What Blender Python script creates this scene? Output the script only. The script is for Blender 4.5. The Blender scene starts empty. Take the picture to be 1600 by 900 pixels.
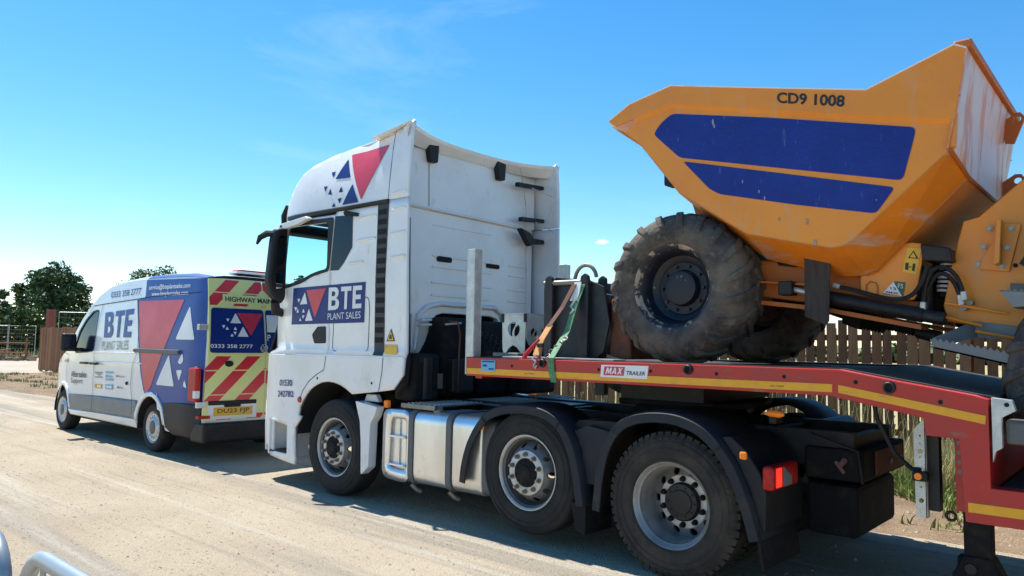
import bpy, bmesh, math, random
from mathutils import Vector, Matrix, noise
R = math.radians
random.seed(7)
scene = bpy.context.scene
COL = scene.collection

# ---------------------------------------------------------------- camera
cam_d = bpy.data.cameras.new('camera'); cam = bpy.data.objects.new('camera', cam_d); COL.objects.link(cam)
yaw, pitch, roll, FPX = 0.7219915, 0.0767582, 0.0175427, 1161.847
cam.location = (6.604, -4.711, 1.599)
f = Vector((-math.sin(yaw)*math.cos(pitch), math.cos(yaw)*math.cos(pitch), math.sin(pitch)))
r = Vector((math.cos(yaw), math.sin(yaw), 0)); u = r.cross(f)
r2 = math.cos(roll)*r + math.sin(roll)*u; u2 = -math.sin(roll)*r + math.cos(roll)*u
cam.rotation_euler = Matrix((r2, u2, -f)).transposed().to_euler()
cam_d.sensor_width = 36; cam_d.lens = 36*FPX/1600
cam_d.clip_start = 0.05; cam_d.clip_end = 3000
scene.camera = cam

# ---------------------------------------------------------------- sky, sun, exposure
to_sun = Vector((-0.56, 0.05, 1)).normalized()
SKY_STRENGTH = 0.118; SUN = 5.0; EXPOSURE = 0.72
world = bpy.data.worlds.new('World'); scene.world = world; world.use_nodes = True
wt = world.node_tree; bg = wt.nodes['Background']
sky = wt.nodes.new('ShaderNodeTexSky'); sky.sky_type = 'NISHITA'; sky.sun_disc = False
sky.sun_elevation = math.asin(to_sun.z); sky.sun_rotation = math.atan2(to_sun.x, to_sun.y)
sky.air_density = 1.0; sky.dust_density = 0.12; sky.ozone_density = 1.9
hs = wt.nodes.new('ShaderNodeHueSaturation'); hs.inputs['Saturation'].default_value = 1.38; hs.inputs['Hue'].default_value = 0.495
wt.links.new(sky.outputs[0], hs.inputs['Color'])
tc = wt.nodes.new('ShaderNodeTexCoord')
mp = wt.nodes.new('ShaderNodeMapping'); mp.inputs['Scale'].default_value = (1.2, 1.2, 5.0)
wt.links.new(tc.outputs['Generated'], mp.inputs[0])
nz = wt.nodes.new('ShaderNodeTexNoise'); nz.inputs['Scale'].default_value = 2.3; nz.inputs['Detail'].default_value = 7; nz.inputs['Roughness'].default_value = .62; nz.inputs['Distortion'].default_value = .6
wt.links.new(mp.outputs[0], nz.inputs['Vector'])
rp = wt.nodes.new('ShaderNodeMapRange'); rp.inputs[1].default_value = .56; rp.inputs[2].default_value = .86; rp.inputs[3].default_value = 0; rp.inputs[4].default_value = .13
wt.links.new(nz.outputs[0], rp.inputs[0])
# one small puff of cloud low over the horizon
pd = (f + r2*((940-800)/FPX) + u2*((450-378)/FPX)).normalized()
sb = wt.nodes.new('ShaderNodeVectorMath'); sb.operation = 'SUBTRACT'; sb.inputs[1].default_value = pd
wt.links.new(tc.outputs['Generated'], sb.inputs[0])
n2 = wt.nodes.new('ShaderNodeTexNoise'); n2.inputs['Scale'].default_value = 160; n2.inputs['Detail'].default_value = 4
wt.links.new(tc.outputs['Generated'], n2.inputs['Vector'])
sc = wt.nodes.new('ShaderNodeVectorMath'); sc.operation = 'MULTIPLY'; sc.inputs[1].default_value = (115, 115, 300)
wt.links.new(sb.outputs[0], sc.inputs[0])
ln = wt.nodes.new('ShaderNodeVectorMath'); ln.operation = 'LENGTH'; wt.links.new(sc.outputs[0], ln.inputs[0])
ad = wt.nodes.new('ShaderNodeMath'); ad.operation = 'ADD'; wt.links.new(ln.outputs['Value'], ad.inputs[0]); wt.links.new(n2.outputs[0], ad.inputs[1])
r3 = wt.nodes.new('ShaderNodeMapRange'); r3.inputs[1].default_value = 1.7; r3.inputs[2].default_value = .7; r3.inputs[3].default_value = 0; r3.inputs[4].default_value = .85
wt.links.new(ad.outputs[0], r3.inputs[0])
mx = wt.nodes.new('ShaderNodeMath'); mx.operation = 'MAXIMUM'; wt.links.new(rp.outputs[0], mx.inputs[0]); wt.links.new(r3.outputs[0], mx.inputs[1])
mc = wt.nodes.new('ShaderNodeMix'); mc.data_type = 'RGBA'; mc.inputs['B'].default_value = (7.5, 8.0, 8.4, 1)
wt.links.new(mx.outputs[0], mc.inputs['Factor']); wt.links.new(hs.outputs[0], mc.inputs['A'])
wt.links.new(mc.outputs['Result'], bg.inputs['Color']); bg.inputs['Strength'].default_value = SKY_STRENGTH
sun_d = bpy.data.lights.new('sun', 'SUN'); sun_d.energy = SUN; sun_d.angle = R(0.5); sun_d.color = (1, .955, .88)
sun = bpy.data.objects.new('sun', sun_d); COL.objects.link(sun)
sun.rotation_euler = (-to_sun).to_track_quat('-Z', 'Y').to_euler(); sun.location = (0, 0, 20)
vs = scene.view_settings; vs.view_transform = 'Standard'; vs.look = 'None'; vs.exposure = EXPOSURE; vs.gamma = 1; vs.use_curve_mapping = False
scene.render.engine = 'CYCLES'

# ---------------------------------------------------------------- materials
M = {}
def mat(name, col, rough=.5, metal=0., n=None, bump=None, spec=.5, coat=0., alpha=None, trans=0., emit=None, n2=None):
    """n=(scale, colour2, lo, hi[, stretch]) mixes a second colour by noise; bump=(scale, strength)"""
    m = bpy.data.materials.new(name); m.use_nodes = True; t = m.node_tree; b = t.nodes['Principled BSDF']
    b.inputs['Base Color'].default_value = (*col, 1); b.inputs['Roughness'].default_value = rough; b.inputs['Metallic'].default_value = metal
    b.inputs['Specular IOR Level'].default_value = spec; b.inputs['Coat Weight'].default_value = coat; b.inputs['Coat Roughness'].default_value = .06
    b.inputs['Transmission Weight'].default_value = trans
    if emit: b.inputs['Emission Color'].default_value = (*emit[0], 1); b.inputs['Emission Strength'].default_value = emit[1]
    g = t.nodes.new('ShaderNodeTexCoord')
    prev = None
    for k, nn in enumerate([n, n2]):
        if not nn: continue
        q = t.nodes.new('ShaderNodeTexNoise'); q.inputs['Scale'].default_value = nn[0]; q.inputs['Detail'].default_value = 7; q.inputs['Roughness'].default_value = .65
        mm = t.nodes.new('ShaderNodeMapping'); mm.inputs['Scale'].default_value = nn[4] if len(nn) > 4 else (1, 1, 1)
        t.links.new(g.outputs['Object'], mm.inputs[0]); t.links.new(mm.outputs[0], q.inputs['Vector'])
        rr = t.nodes.new('ShaderNodeMapRange'); rr.inputs[1].default_value = nn[2]; rr.inputs[2].default_value = nn[3]
        t.links.new(q.outputs[0], rr.inputs[0])
        mi = t.nodes.new('ShaderNodeMix'); mi.data_type = 'RGBA'; mi.inputs['A'].default_value = (*col, 1); mi.inputs['B'].default_value = (*nn[1], 1)
        if prev: t.links.new(prev, mi.inputs['A'])
        t.links.new(rr.outputs[0], mi.inputs['Factor']); prev = mi.outputs['Result']
        t.links.new(prev, b.inputs['Base Color'])
    if bump:
        q = t.nodes.new('ShaderNodeTexNoise'); q.inputs['Scale'].default_value = bump[0]; q.inputs['Detail'].default_value = 5
        t.links.new(g.outputs['Object'], q.inputs['Vector'])
        bb = t.nodes.new('ShaderNodeBump'); bb.inputs['Strength'].default_value = bump[1]; bb.inputs['Distance'].default_value = .01
        t.links.new(q.outputs[0], bb.inputs['Height']); t.links.new(bb.outputs[0], b.inputs['Normal'])
    M[name] = m; return m
mat('white_paint', (.78, .79, .80), .28, n=(1.6, (.66, .66, .64), .45, .8), coat=.4, n2=(9, (.50, .46, .40), .60, .82, (1, 1, .4)), bump=(2.2, .12))
mat('van_white', (.74, .76, .78), .25, n=(1.2, (.64, .65, .65), .45, .8), coat=.5)
mat('decal_blue', (.005, .023, .165), .4, n=(3, (.008, .032, .19), .4, .7), spec=.3)
mat('decal_mid_blue', (.006, .048, .27), .35, n=(3, (.010, .058, .30), .4, .7), spec=.35)
mat('decal_red', (.56, .03, .06), .35, n=(3, (.62, .06, .09), .4, .7))
mat('decal_white', (.78, .79, .8), .4, n=(3, (.7, .7, .7), .4, .7))
mat('decal_black', (.015, .015, .018), .45)
mat('decal_yellow', (.78, .48, .04), .45, n=(5, (.6, .36, .05), .5, .8))
mat('refl_yellow', (.78, .80, .30), .4, n=(3, (.72, .75, .32), .4, .8))
mat('refl_red', (.68, .02, .035), .35, n=(4, (.5, .03, .05), .4, .8))
mat('plate_yellow', (.72, .42, .03), .4)
mat('decal_grey', (.25, .27, .29), .4)
mat('decal_cyan', (.12, .42, .62), .4); mat('decal_dkgreen', (.02, .10, .06), .4)
mat('black_plastic', (.010, .011, .015), .5, n=(8, (.024, .023, .022), .45, .75), bump=(120, .15), spec=.3)
mat('fender_plastic', (.017, .020, .027), .6, n=(6, (.038, .036, .034), .5, .8), bump=(160, .12), spec=.3)
mat('grey_plastic', (.09, .095, .10), .5, n=(7, (.12, .115, .11), .4, .7))
mat('grey_cladding', (.17, .19, .20), .5, n=(5, (.21, .22, .22), .4, .7))
mat('gap', (.01, .01, .012), .9)
mat('tyre', (.014, .014, .014), .85, n=(5, (.034, .031, .027), .45, .75), bump=(90, .35))
mat('tyre_brown', (.022, .020, .017), .88, n=(4, (.060, .049, .036), .42, .7), bump=(60, .4))
mat('dumper_tyre', (.034, .034, .035), .92, n=(3.5, (.145, .122, .095), .38, .66), bump=(38, .8), n2=(16, (.19, .165, .13), .55, .8))
mat('rim_worn', (.02, .024, .035), .6, n=(9, (.34, .29, .22), .50, .56))
mat('rim_silver', (.31, .31, .31), .45, .45, n=(6, (.20, .185, .165), .45, .75))
mat('rim_pad', (.56, .54, .50), .5, .3, n=(9, (.36, .33, .28), .5, .8))
mat('rim_dark', (.05, .055, .065), .5, .5, n=(7, (.11, .10, .08), .5, .8))
mat('van_rim', (.52, .53, .55), .35, .5, n=(7, (.36, .35, .33), .5, .8))
mat('dumper_rim', (.006, .011, .022), .5, .0, n=(7, (.02, .02, .022), .5, .75), n2=(9, (.26, .22, .16), .64, .67))
mat('nut_steel', (.30, .29, .27), .4, .9)
mat('aluminium', (.80, .80, .80), .32, .85, n=(2.2, (.62, .61, .58), .45, .75, (1, 1, .35)), n2=(7, (.46, .44, .41), .62, .8))
mat('galvanised', (.46, .49, .50), .45, .6, n=(14, (.62, .63, .61), .4, .65), bump=(40, .1))
mat('steel_dull', (.22, .22, .21), .5, .7, n=(8, (.32, .27, .2), .45, .7))
mat('steel_cut', (.58, .62, .62), .42, .6, n=(10, (.45, .45, .42), .4, .7))
mat('black_metal', (.008, .008, .010), .55, .0, n=(7, (.028, .023, .018), .5, .75), bump=(50, .15))
mat('dirty_black', (.010, .010, .011), .8, n=(6, (.045, .035, .024), .52, .78), bump=(40, .4), spec=.25)
mat('trailer_red', (.46, .012, .008), .38, n=(4, (.34, .02, .02), .4, .7), coat=.25, n2=(13, (.24, .10, .075), .60, .72, (.5, 1, 1.5)))
mat('trailer_stripe', (.80, .38, .015), .38, n=(12, (.7, .32, .02), .4, .7), n2=(9, (.45, .24, .08), .62, .72, (.4, 1, 3)))
mat('deck', (.045, .043, .042), .75, n=(5, (.085, .075, .062), .4, .7), bump=(30, .4), spec=.15)
mat('orange_paint', (.80, .275, .014), .40, n=(2.5, (.74, .235, .014), .4, .7), coat=.15, n2=(5, (.60, .32, .14), .56, .80, (1.6, 1, .5)), bump=(5, .55))
mat('orange_hip', (.74, .225, .012), .45, n=(3, (.58, .17, .02), .4, .7), n2=(4, (.50, .40, .32), .56, .72, (.5, .5, 3)))
mat('orange_dirty', (.48, .125, .012), .55, n=(4, (.42, .14, .03), .4, .7), n2=(7, (.20, .12, .06), .55, .75))
mat('dumper_blue', (.004, .024, .215), .42, n=(3, (.006, .034, .27), .4, .7), n2=(17, (.12, .17, .34), .62, .76, (1.4, 1, .35)), spec=.3, bump=(60, .25))
mat('worn_white', (.66, .57, .54), .42, n=(1.7, (.66, .22, .06), .49, .60, (1, 4.5, .8)), n2=(3.4, (.30, .15, .09), .60, .66, (1, 8, .7)))
mat('edge_bare', (.80, .77, .72), .4, .0, n=(9, (.70, .36, .12), .56, .72))
mat('chips', (.36, .38, .42), .5, n=(40, (.2, .2, .24), .4, .6))
mat('flap_rubber', (.050, .040, .032), .8, n=(9, (.025, .021, .018), .4, .65, (3, 3, .5)), bump=(50, .4))
mat('coupling_pink', (.22, .11, .10), .7)
mat('wood_mid', (.255, .105, .042), .85, n=(3, (.14, .066, .032), .4, .65, (6, 6, .5)), bump=(25, .3))
mat('wood_red', (.29, .125, .06), .85, n=(3, (.20, .085, .045), .4, .65, (6, 6, .5)), bump=(25, .3), n2=(22, (.36, .22, .13), .55, .75, (5, 5, .3)))
mat('disc_shaded', (.155, .155, .155), .5, .3, n=(6, (.08, .075, .07), .45, .75))  # single-wheel disc: shade between pad and rim is put into this darker grey
mat('rust', (.20, .075, .04), .85, n=(8, (.12, .05, .03), .4, .7))
mat('lamp_red', (.38, .006, .010), .3, n=(30, (.50, .02, .02), .45, .6), spec=.3)
mat('lamp_lit', (.7, .02, .01), .3, emit=((1, .03, .015), .7))
mat('lamp_amber', (.62, .17, .01), .25, emit=((1, .25, .02), .12))
mat('lamp_white', (.7, .7, .7), .2)
mat('strap_green', (.05, .17, .08), .7, n=(40, (.10, .28, .14), .4, .6)); mat('strap_orange', (.52, .20, .05), .7, n=(40, (.62, .30, .10), .4, .6))
mat('strap_brown', (.14, .06, .04), .8)
mat('ratchet_red', (.45, .015, .02), .4)
mat('skip_dark', (.20, .10, .05), .6)
mat('seat_cloth', (.03, .035, .045), .9); mat('interior', (.05, .055, .06), .7)
mat('bucket_paint', (.016, .022, .03), .5, .2, n=(5, (.05, .045, .04), .45, .7), n2=(12, (.10, .06, .04), .6, .8))
mat('wood', (.30, .125, .05), .85, n=(3, (.21, .085, .034), .4, .65, (6, 6, .5)), bump=(25, .3), n2=(30, (.27, .17, .10), .5, .75, (6, 6, .2)))
mat('wood_pale', (.37, .185, .085), .85, n=(3, (.27, .125, .055), .4, .65, (6, 6, .5)), bump=(25, .3))
mat('brick_red', (.26, .08, .055), .9, n=(5, (.18, .06, .05), .4, .7))
mat('bark', (.07, .055, .04), .9, bump=(20, .5), n=(6, (.11, .09, .07), .4, .7))
mat('leaf_dark', (.045, .09, .028), .6, n=(1.2, (.08, .14, .045), .4, .65))
mat('leaf_mid', (.07, .11, .03), .6, n=(1.0, (.11, .15, .05), .4, .65))
mat('leaf_pale', (.14, .17, .07), .6, n=(1.0, (.19, .21, .10), .4, .65))
mat('grass_dry', (.46, .40, .20), .85, n=(.6, (.30, .32, .12), .40, .62))
mat('grass_green', (.16, .23, .05), .8, n=(2, (.26, .30, .09), .4, .65))
mat('pebble', (.30, .26, .21), .9, n=(8, (.42, .37, .30), .35, .7))
mat('rail_white', (.36, .40, .43), .4, .5, n=(6, (.30, .33, .35), .4, .7))
m = mat('glass', (.50, .80, .86), .02, trans=1.0); M['glass'].node_tree.nodes['Principled BSDF'].inputs['IOR'].default_value = 1.03
mat('glass_dark', (.004, .012, .030), .12, spec=.28)
mat('mirror', (.55, .6, .65), .04, 1.0)

def ground_mat(name, cols, big, tracks=0., speck=.3, bump=.4):
    m = bpy.data.materials.new(name); m.use_nodes = True; t = m.node_tree; b = t.nodes['Principled BSDF']
    b.inputs['Roughness'].default_value = .95; b.inputs['Specular IOR Level'].default_value = .15
    g = t.nodes.new('ShaderNodeTexCoord')
    def nz(scale, det=8, st=(1, 1, 1), rough=.6):
        mm = t.nodes.new('ShaderNodeMapping'); mm.inputs['Scale'].default_value = st; t.links.new(g.outputs['Object'], mm.inputs[0])
        q = t.nodes.new('ShaderNodeTexNoise'); q.inputs['Scale'].default_value = scale; q.inputs['Detail'].default_value = det; q.inputs['Roughness'].default_value = rough
        t.links.new(mm.outputs[0], q.inputs['Vector']); return q.outputs[0]
    def rng(s, a, c, d=0., e=1.):
        q = t.nodes.new('ShaderNodeMapRange'); q.inputs[1].default_value = a; q.inputs[2].default_value = c; q.inputs[3].default_value = d; q.inputs[4].default_value = e
        t.links.new(s, q.inputs[0]); return q.outputs[0]
    def mix(fac, A, B):
        q = t.nodes.new('ShaderNodeMix'); q.data_type = 'RGBA'
        for k, v in (('A', A), ('B', B)):
            if isinstance(v, tuple): q.inputs[k].default_value = (*v, 1)
            else: t.links.new(v, q.inputs[k])
        t.links.new(fac, q.inputs['Factor']); return q.outputs['Result']
    c = mix(rng(nz(big), .38, .62), cols[0], cols[1])
    if tracks: c = mix(rng(nz(1.3, 5, (.05, 1, 1)), .50, .60, 0, tracks*.8), c, cols[2])
    if tracks: c = mix(rng(nz(2.6, 4, (.035, 1, 1)), .54, .66, 0, tracks), c, cols[4])
    if tracks: c = mix(rng(nz(7.5, 5, (.03, 1, 1)), .55, .68, 0, tracks*.55), c, cols[2])
    c = mix(rng(nz(26, 6, (.45, 1, 1)), .60, .70, 0, speck), c, cols[3])
    c = mix(rng(nz(90, 3), .56, .68, 0, speck), c, cols[3])
    t.links.new(c, b.inputs['Base Color'])
    bb = t.nodes.new('ShaderNodeBump'); bb.inputs['Strength'].default_value = bump; bb.inputs['Distance'].default_value = .03
    q = t.nodes.new('ShaderNodeMath'); q.operation = 'ADD'; t.links.new(nz(14, 8), q.inputs[0]); t.links.new(nz(60, 6), q.inputs[1])
    t.links.new(q.outputs[0], bb.inputs['Height']); t.links.new(bb.outputs[0], b.inputs['Normal'])
    M[name] = m
ground_mat('road', ((.405, .335, .24), (.475, .40, .295), (.27, .245, .205), (.13, .105, .08), (.53, .475, .38)), .5, .85, .85, .8)  # dark specks in the road colour stand in partly for pebble shadows
ground_mat('verge', ((.30, .215, .135), (.20, .135, .085), (.4, .4, .4), (.42, .34, .24), (.3, .3, .2)), 1.6, 0, .9, .9)
ground_mat('field', ((.40, .34, .19), (.30, .27, .13), (.4, .4, .4), (.22, .2, .1), (.3, .3, .2)), .15, 0, .5, .5)
ground_mat('site_track', ((.44, .385, .30), (.38, .33, .26), (.4, .4, .4), (.4, .33, .25), (.6, .6, .5)), .4, 0, .5, .4)

# ---------------------------------------------------------------- helpers
def tag(o, label=None, cat=None, group=None, kind=None):
    if label: o['label'] = label
    if cat: o['category'] = cat
    if group: o['group'] = group
    if kind: o['kind'] = kind
    return o
def thing(name, loc, label, cat, group=None):
    o = bpy.data.objects.new(name, None); o.empty_display_size = .2; o.location = loc; COL.objects.link(o)
    return tag(o, label, cat, group)
def wpos(o):
    p = Vector(o.location)
    while o.parent: o = o.parent; p += Vector(o.location)
    return p
class MB:
    """collects shapes given in world metres into one mesh"""
    def __init__(s): s.v = []; s.f = []; s.m = []; s.cur = 0; s.sm = []; s.smooth = False
    def add(s, vs, fs):
        k = len(s.v); s.v += [tuple(v) for v in vs]
        for q in fs: s.f.append([k+i for i in q]); s.m.append(s.cur); s.sm.append(s.smooth)
        return s
    def box(s, a, b, rot=None, piv=None):
        x0, y0, z0 = a; x1, y1, z1 = b
        vs = [Vector(p) for p in ((x0,y0,z0),(x1,y0,z0),(x1,y1,z0),(x0,y1,z0),(x0,y0,z1),(x1,y0,z1),(x1,y1,z1),(x0,y1,z1))]
        if rot is not None:
            piv = Vector(piv) if piv else (Vector(a)+Vector(b))/2
            vs = [rot @ (v-piv) + piv for v in vs]
        return s.add(vs, [(0,3,2,1),(4,5,6,7),(0,1,5,4),(1,2,6,5),(2,3,7,6),(3,0,4,7)])
    def prism(s, poly, y0, y1, axis='y'):
        """poly in (x,z) extruded along y; axis 'x': poly (y,z); axis 'z': poly (x,y)"""
        n = len(poly)
        def P(p, h): return (p[0], h, p[1]) if axis == 'y' else ((h, p[0], p[1]) if axis == 'x' else (p[0], p[1], h))
        vs = [P(p, y0) for p in poly] + [P(p, y1) for p in poly]
        fs = [tuple(range(n)), tuple(range(2*n-1, n-1, -1))] + [(i, n+i, n+(i+1) % n, (i+1) % n) for i in range(n)]
        return s.add(vs, fs)
    def tube(s, pts, rad, n=8, caps=True):
        pts = [Vector(p) for p in pts]; N = len(pts); rads = rad if isinstance(rad, (list, tuple)) else [rad]*N
        rings = []; up = None
        for i, p in enumerate(pts):
            t = (pts[min(i+1, N-1)] - pts[max(i-1, 0)]).normalized()
            if up is None: up = t.orthogonal().normalized()
            up = (up - t*up.dot(t)).normalized(); w = t.cross(up)
            rings.append([p + (up*math.cos(2*math.pi*k/n) + w*math.sin(2*math.pi*k/n))*rads[i] for k in range(n)])
        vs = [v for q in rings for v in q]
        fs = [(i*n+k, i*n+(k+1) % n, (i+1)*n+(k+1) % n, (i+1)*n+k) for i in range(N-1) for k in range(n)]
        if caps: fs += [tuple(range(n-1, -1, -1)), tuple((N-1)*n+k for k in range(n))]
        o = s.smooth; s.smooth = True; s.add(vs, fs); s.smooth = o; return s
    def cyl(s, a, b, rad, n=16): return s.tube([a, b], rad, n)
    def lathe(s, prof, n=40, c=(0, 0, 0), sgn=1, closed=False):
        """prof: list of (y, r) about the y axis through c; sgn=-1 mirrors"""
        m = len(prof); vs = []
        for k in range(n):
            a = 2*math.pi*k/n
            for (y, rr) in prof: vs.append((c[0]+rr*math.cos(a), c[1]+sgn*y, c[2]+rr*math.sin(a)))
        fs = [(k*m+i, k*m+i+1, ((k+1) % n)*m+i+1, ((k+1) % n)*m+i) for k in range(n) for i in range(m-1)]
        if closed: fs += [(k*m+m-1, k*m, ((k+1) % n)*m, ((k+1) % n)*m+m-1) for k in range(n)]
        o = s.smooth; s.smooth = True; s.add(vs, fs); s.smooth = o; return s
    def build(s, name, mats, parent=None, bevel=0, seg=2, label=None, auto=True, at=None):
        me = bpy.data.meshes.new(name); off = wpos(parent) if parent and at is None else Vector((0, 0, 0))
        me.from_pydata([tuple(Vector(v)-off) for v in s.v], [], s.f)
        for mm in (mats if isinstance(mats, (list, tuple)) else [mats]): me.materials.append(M[mm])
        me.polygons.foreach_set('material_index', s.m); me.polygons.foreach_set('use_smooth', s.sm)
        bm = bmesh.new(); bm.from_mesh(me)
        if auto: bmesh.ops.recalc_face_normals(bm, faces=bm.faces)
        for e in bm.edges:
            if len(e.link_faces) == 2 and e.calc_face_angle(0) > R(38): e.smooth = False
        bm.to_mesh(me); bm.free()
        o = bpy.data.objects.new(name, me); COL.objects.link(o)
        if parent: o.parent = parent
        if at is not None: o.location = Vector(at) - (wpos(parent) if parent else Vector((0, 0, 0)))
        if bevel:
            b = o.modifiers.new('bevel', 'BEVEL'); b.width = bevel; b.segments = seg; b.limit_method = 'ANGLE'; b.angle_limit = R(35); b.harden_normals = False
        if label: o['label'] = label
        return o
def holed(poly, holes=()):
    """2D polygon with holes -> bmesh in (x,z) plane, triangulated"""
    bm = bmesh.new(); es = []
    for lp in [poly, *holes]:
        vs = [bm.verts.new((p[0], 0, p[1])) for p in lp]
        es += [bm.edges.new((vs[i], vs[(i+1) % len(vs)])) for i in range(len(vs))]
    bmesh.ops.triangle_fill(bm, use_beauty=True, edges=es, normal=(0, -1, 0)); return bm
def grid_cut(bm, step, ax=(0, 2)):
    for a in ax:
        lo = min(v.co[a] for v in bm.verts); hi = max(v.co[a] for v in bm.verts)
        k = math.floor(lo/step)+1
        while k*step < hi:
            co = [0, 0, 0]; co[a] = k*step; no = [0, 0, 0]; no[a] = 1
            bmesh.ops.bisect_plane(bm, geom=bm.verts[:]+bm.edges[:]+bm.faces[:], plane_co=co, plane_no=no, dist=1e-5); k += 1
def skin(name, bm, fn, material, parent, off=0., mirror=None, thick=0., smooth=True, step=.08, label=None, free=True):
    """maps a flat (x,z) bmesh onto the surface y=fn(x,z), off metres proud; mirror=c puts it on the other side"""
    if step: grid_cut(bm, step)
    org = wpos(parent)
    me = bpy.data.meshes.new(name); b2 = bm.copy()
    for v in b2.verts:
        x, z = v.co.x, v.co.z; y = fn(x, z) - off
        if mirror is not None: y = 2*mirror - y
        v.co = Vector((x, y, z)) - org
    bmesh.ops.recalc_face_normals(b2, faces=b2.faces)
    s = sum(fc.normal.y*fc.calc_area() for fc in b2.faces)
    if (s > 0) == (mirror is None): bmesh.ops.reverse_faces(b2, faces=b2.faces)
    for fc in b2.faces: fc.smooth = smooth
    b2.to_mesh(me); b2.free()
    if free: bm.free()
    me.materials.append(M[material])
    o = bpy.data.objects.new(name, me); COL.objects.link(o); o.parent = parent
    if thick:
        sd = o.modifiers.new('thickness', 'SOLIDIFY'); sd.thickness = thick; sd.offset = -1
    if label: o['label'] = label
    return o
def text_bm(txt, box4, bold=0., spacing=1.):
    """lettering as a flat (x,z) bmesh filling the quad [tl, tr, br, bl]"""
    cu = bpy.data.curves.new('t', 'FONT'); cu.body = txt; cu.size = 1; cu.offset = bold; cu.resolution_u = 3; cu.space_character = spacing
    o = bpy.data.objects.new('t', cu); COL.objects.link(o); bpy.context.view_layer.update()
    me = bpy.data.meshes.new_from_object(o.evaluated_get(bpy.context.evaluated_depsgraph_get()))
    bpy.data.objects.remove(o); bpy.data.curves.remove(cu)
    bm = bmesh.new(); bm.from_mesh(me); bpy.data.meshes.remove(me)
    xs = [v.co.x for v in bm.verts]; ys = [v.co.y for v in bm.verts]; x0, x1, y0, y1 = min(xs), max(xs), min(ys), max(ys)
    tl, tr, br, bl = [Vector((p[0], 0, p[1])) for p in box4]
    for v in bm.verts:
        s, t = (v.co.x-x0)/(x1-x0), (v.co.y-y0)/(y1-y0)
        v.co = (bl*(1-s)+br*s)*(1-t) + (tl*(1-s)+tr*s)*t
    bmesh.ops.triangulate(bm, faces=bm.faces)
    bmesh.ops.remove_doubles(bm, verts=bm.verts, dist=1e-5)
    return bm
def rect(x0, z0, x1, z1): return [(x0, z1), (x1, z1), (x1, z0), (x0, z0)]
def strip_poly(pts, w):
    """a thin band along a 2D path"""
    L = []; Rr = []
    for i, p in enumerate(pts):
        a = Vector(pts[max(i-1, 0)]); b = Vector(pts[min(i+1, len(pts)-1)]); d = (b-a).normalized(); n = Vector((-d.y, d.x))*w/2
        L.append((p[0]+n.x, p[1]+n.y)); Rr.append((p[0]-n.x, p[1]-n.y))
    return L + Rr[::-1]
def roundpoly(pts, rr=.03, n=4):
    out = []; N = len(pts)
    for i in range(N):
        a, b, c = Vector(pts[i-1]), Vector(pts[i]), Vector(pts[(i+1) % N])
        u1 = (a-b); u2 = (c-b); d = min(rr, u1.length*.45, u2.length*.45)
        p, q = b+u1.normalized()*d, b+u2.normalized()*d
        for k in range(n+1):
            t = k/n; v = p*(1-t)**2 + b*2*t*(1-t) + q*t*t; out.append((v.x, v.y))
    return out
def flat_text(name, txt, box4, y, material, parent, bold=0., axis='y', sgn=1):
    """text on a flat face: axis 'y' -> plane y=const; axis 'x' -> plane x=const with (y,z) quad"""
    bm = text_bm(txt, box4, bold); org = wpos(parent)
    for v in bm.verts:
        a, z = v.co.x, v.co.z
        v.co = (Vector((a, y, z)) if axis == 'y' else Vector((y, a, z))) - org
    me = bpy.data.meshes.new(name); bm.to_mesh(me); bm.free(); me.materials.append(M[material])
    o = bpy.data.objects.new(name, me); COL.objects.link(o); o.parent = parent; return o
def sheet(name, poly, y, material, parent, axis='y', t=.003, s=-1, label=None):
    """a flat sign or sticker of real thickness t standing proud of plane y"""
    return MB().prism(poly, y, y + s*t, axis).build(name, material, parent, label=label)
def copy_tree(o, parent=None):
    c = o.copy(); COL.objects.link(c); c.parent = parent
    for ch in list(o.children): copy_tree(ch, c)
    return c
def arc(cx, cz, rr, a0, a1, n=12): return [(cx+rr*math.cos(R(a0+(a1-a0)*i/n)), cz+rr*math.sin(R(a0+(a1-a0)*i/n))) for i in range(n+1)]

GLYPH = {  # heavy block capitals on a 0..1 box: outline, holes, width
 'T': ([(0,1),(1,1),(1,.80),(.63,.80),(.63,0),(.37,0),(.37,.80),(0,.80)], [], .78),
 'E': ([(0,1),(1,1),(1,.80),(.33,.80),(.33,.60),(.90,.60),(.90,.40),(.33,.40),(.33,.20),(1,.20),(1,0),(0,0)], [], .66),
 'B': ([(0,1),(.62,1),(.82,.95),(.92,.84),(.92,.68),(.84,.57),(.72,.52),(.90,.45),(1,.33),(1,.18),(.90,.06),(.68,0),(0,0)], [[(.30,.82),(.52,.82),(.62,.77),(.62,.67),(.52,.61),(.30,.61)],[(.30,.43),(.56,.43),(.68,.38),(.68,.24),(.58,.18),(.30,.18)]], .84),
 'M': ([(0,0),(.05,1),(.32,1),(.50,.45),(.68,1),(.95,1),(1,0),(.78,0),(.76,.62),(.60,.12),(.40,.12),(.24,.62),(.22,0)], [], 1.08),
 'A': ([(0,0),(.36,1),(.64,1),(1,0),(.74,0),(.68,.20),(.32,.20),(.26,0)], [[(.385,.40),(.50,.76),(.615,.40)]], .92),
 'X': ([(0,0),(.34,.51),(.03,1),(.32,1),(.50,.70),(.68,1),(.97,1),(.66,.51),(1,0),(.70,0),(.50,.32),(.30,0)], [], .90)}
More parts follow.
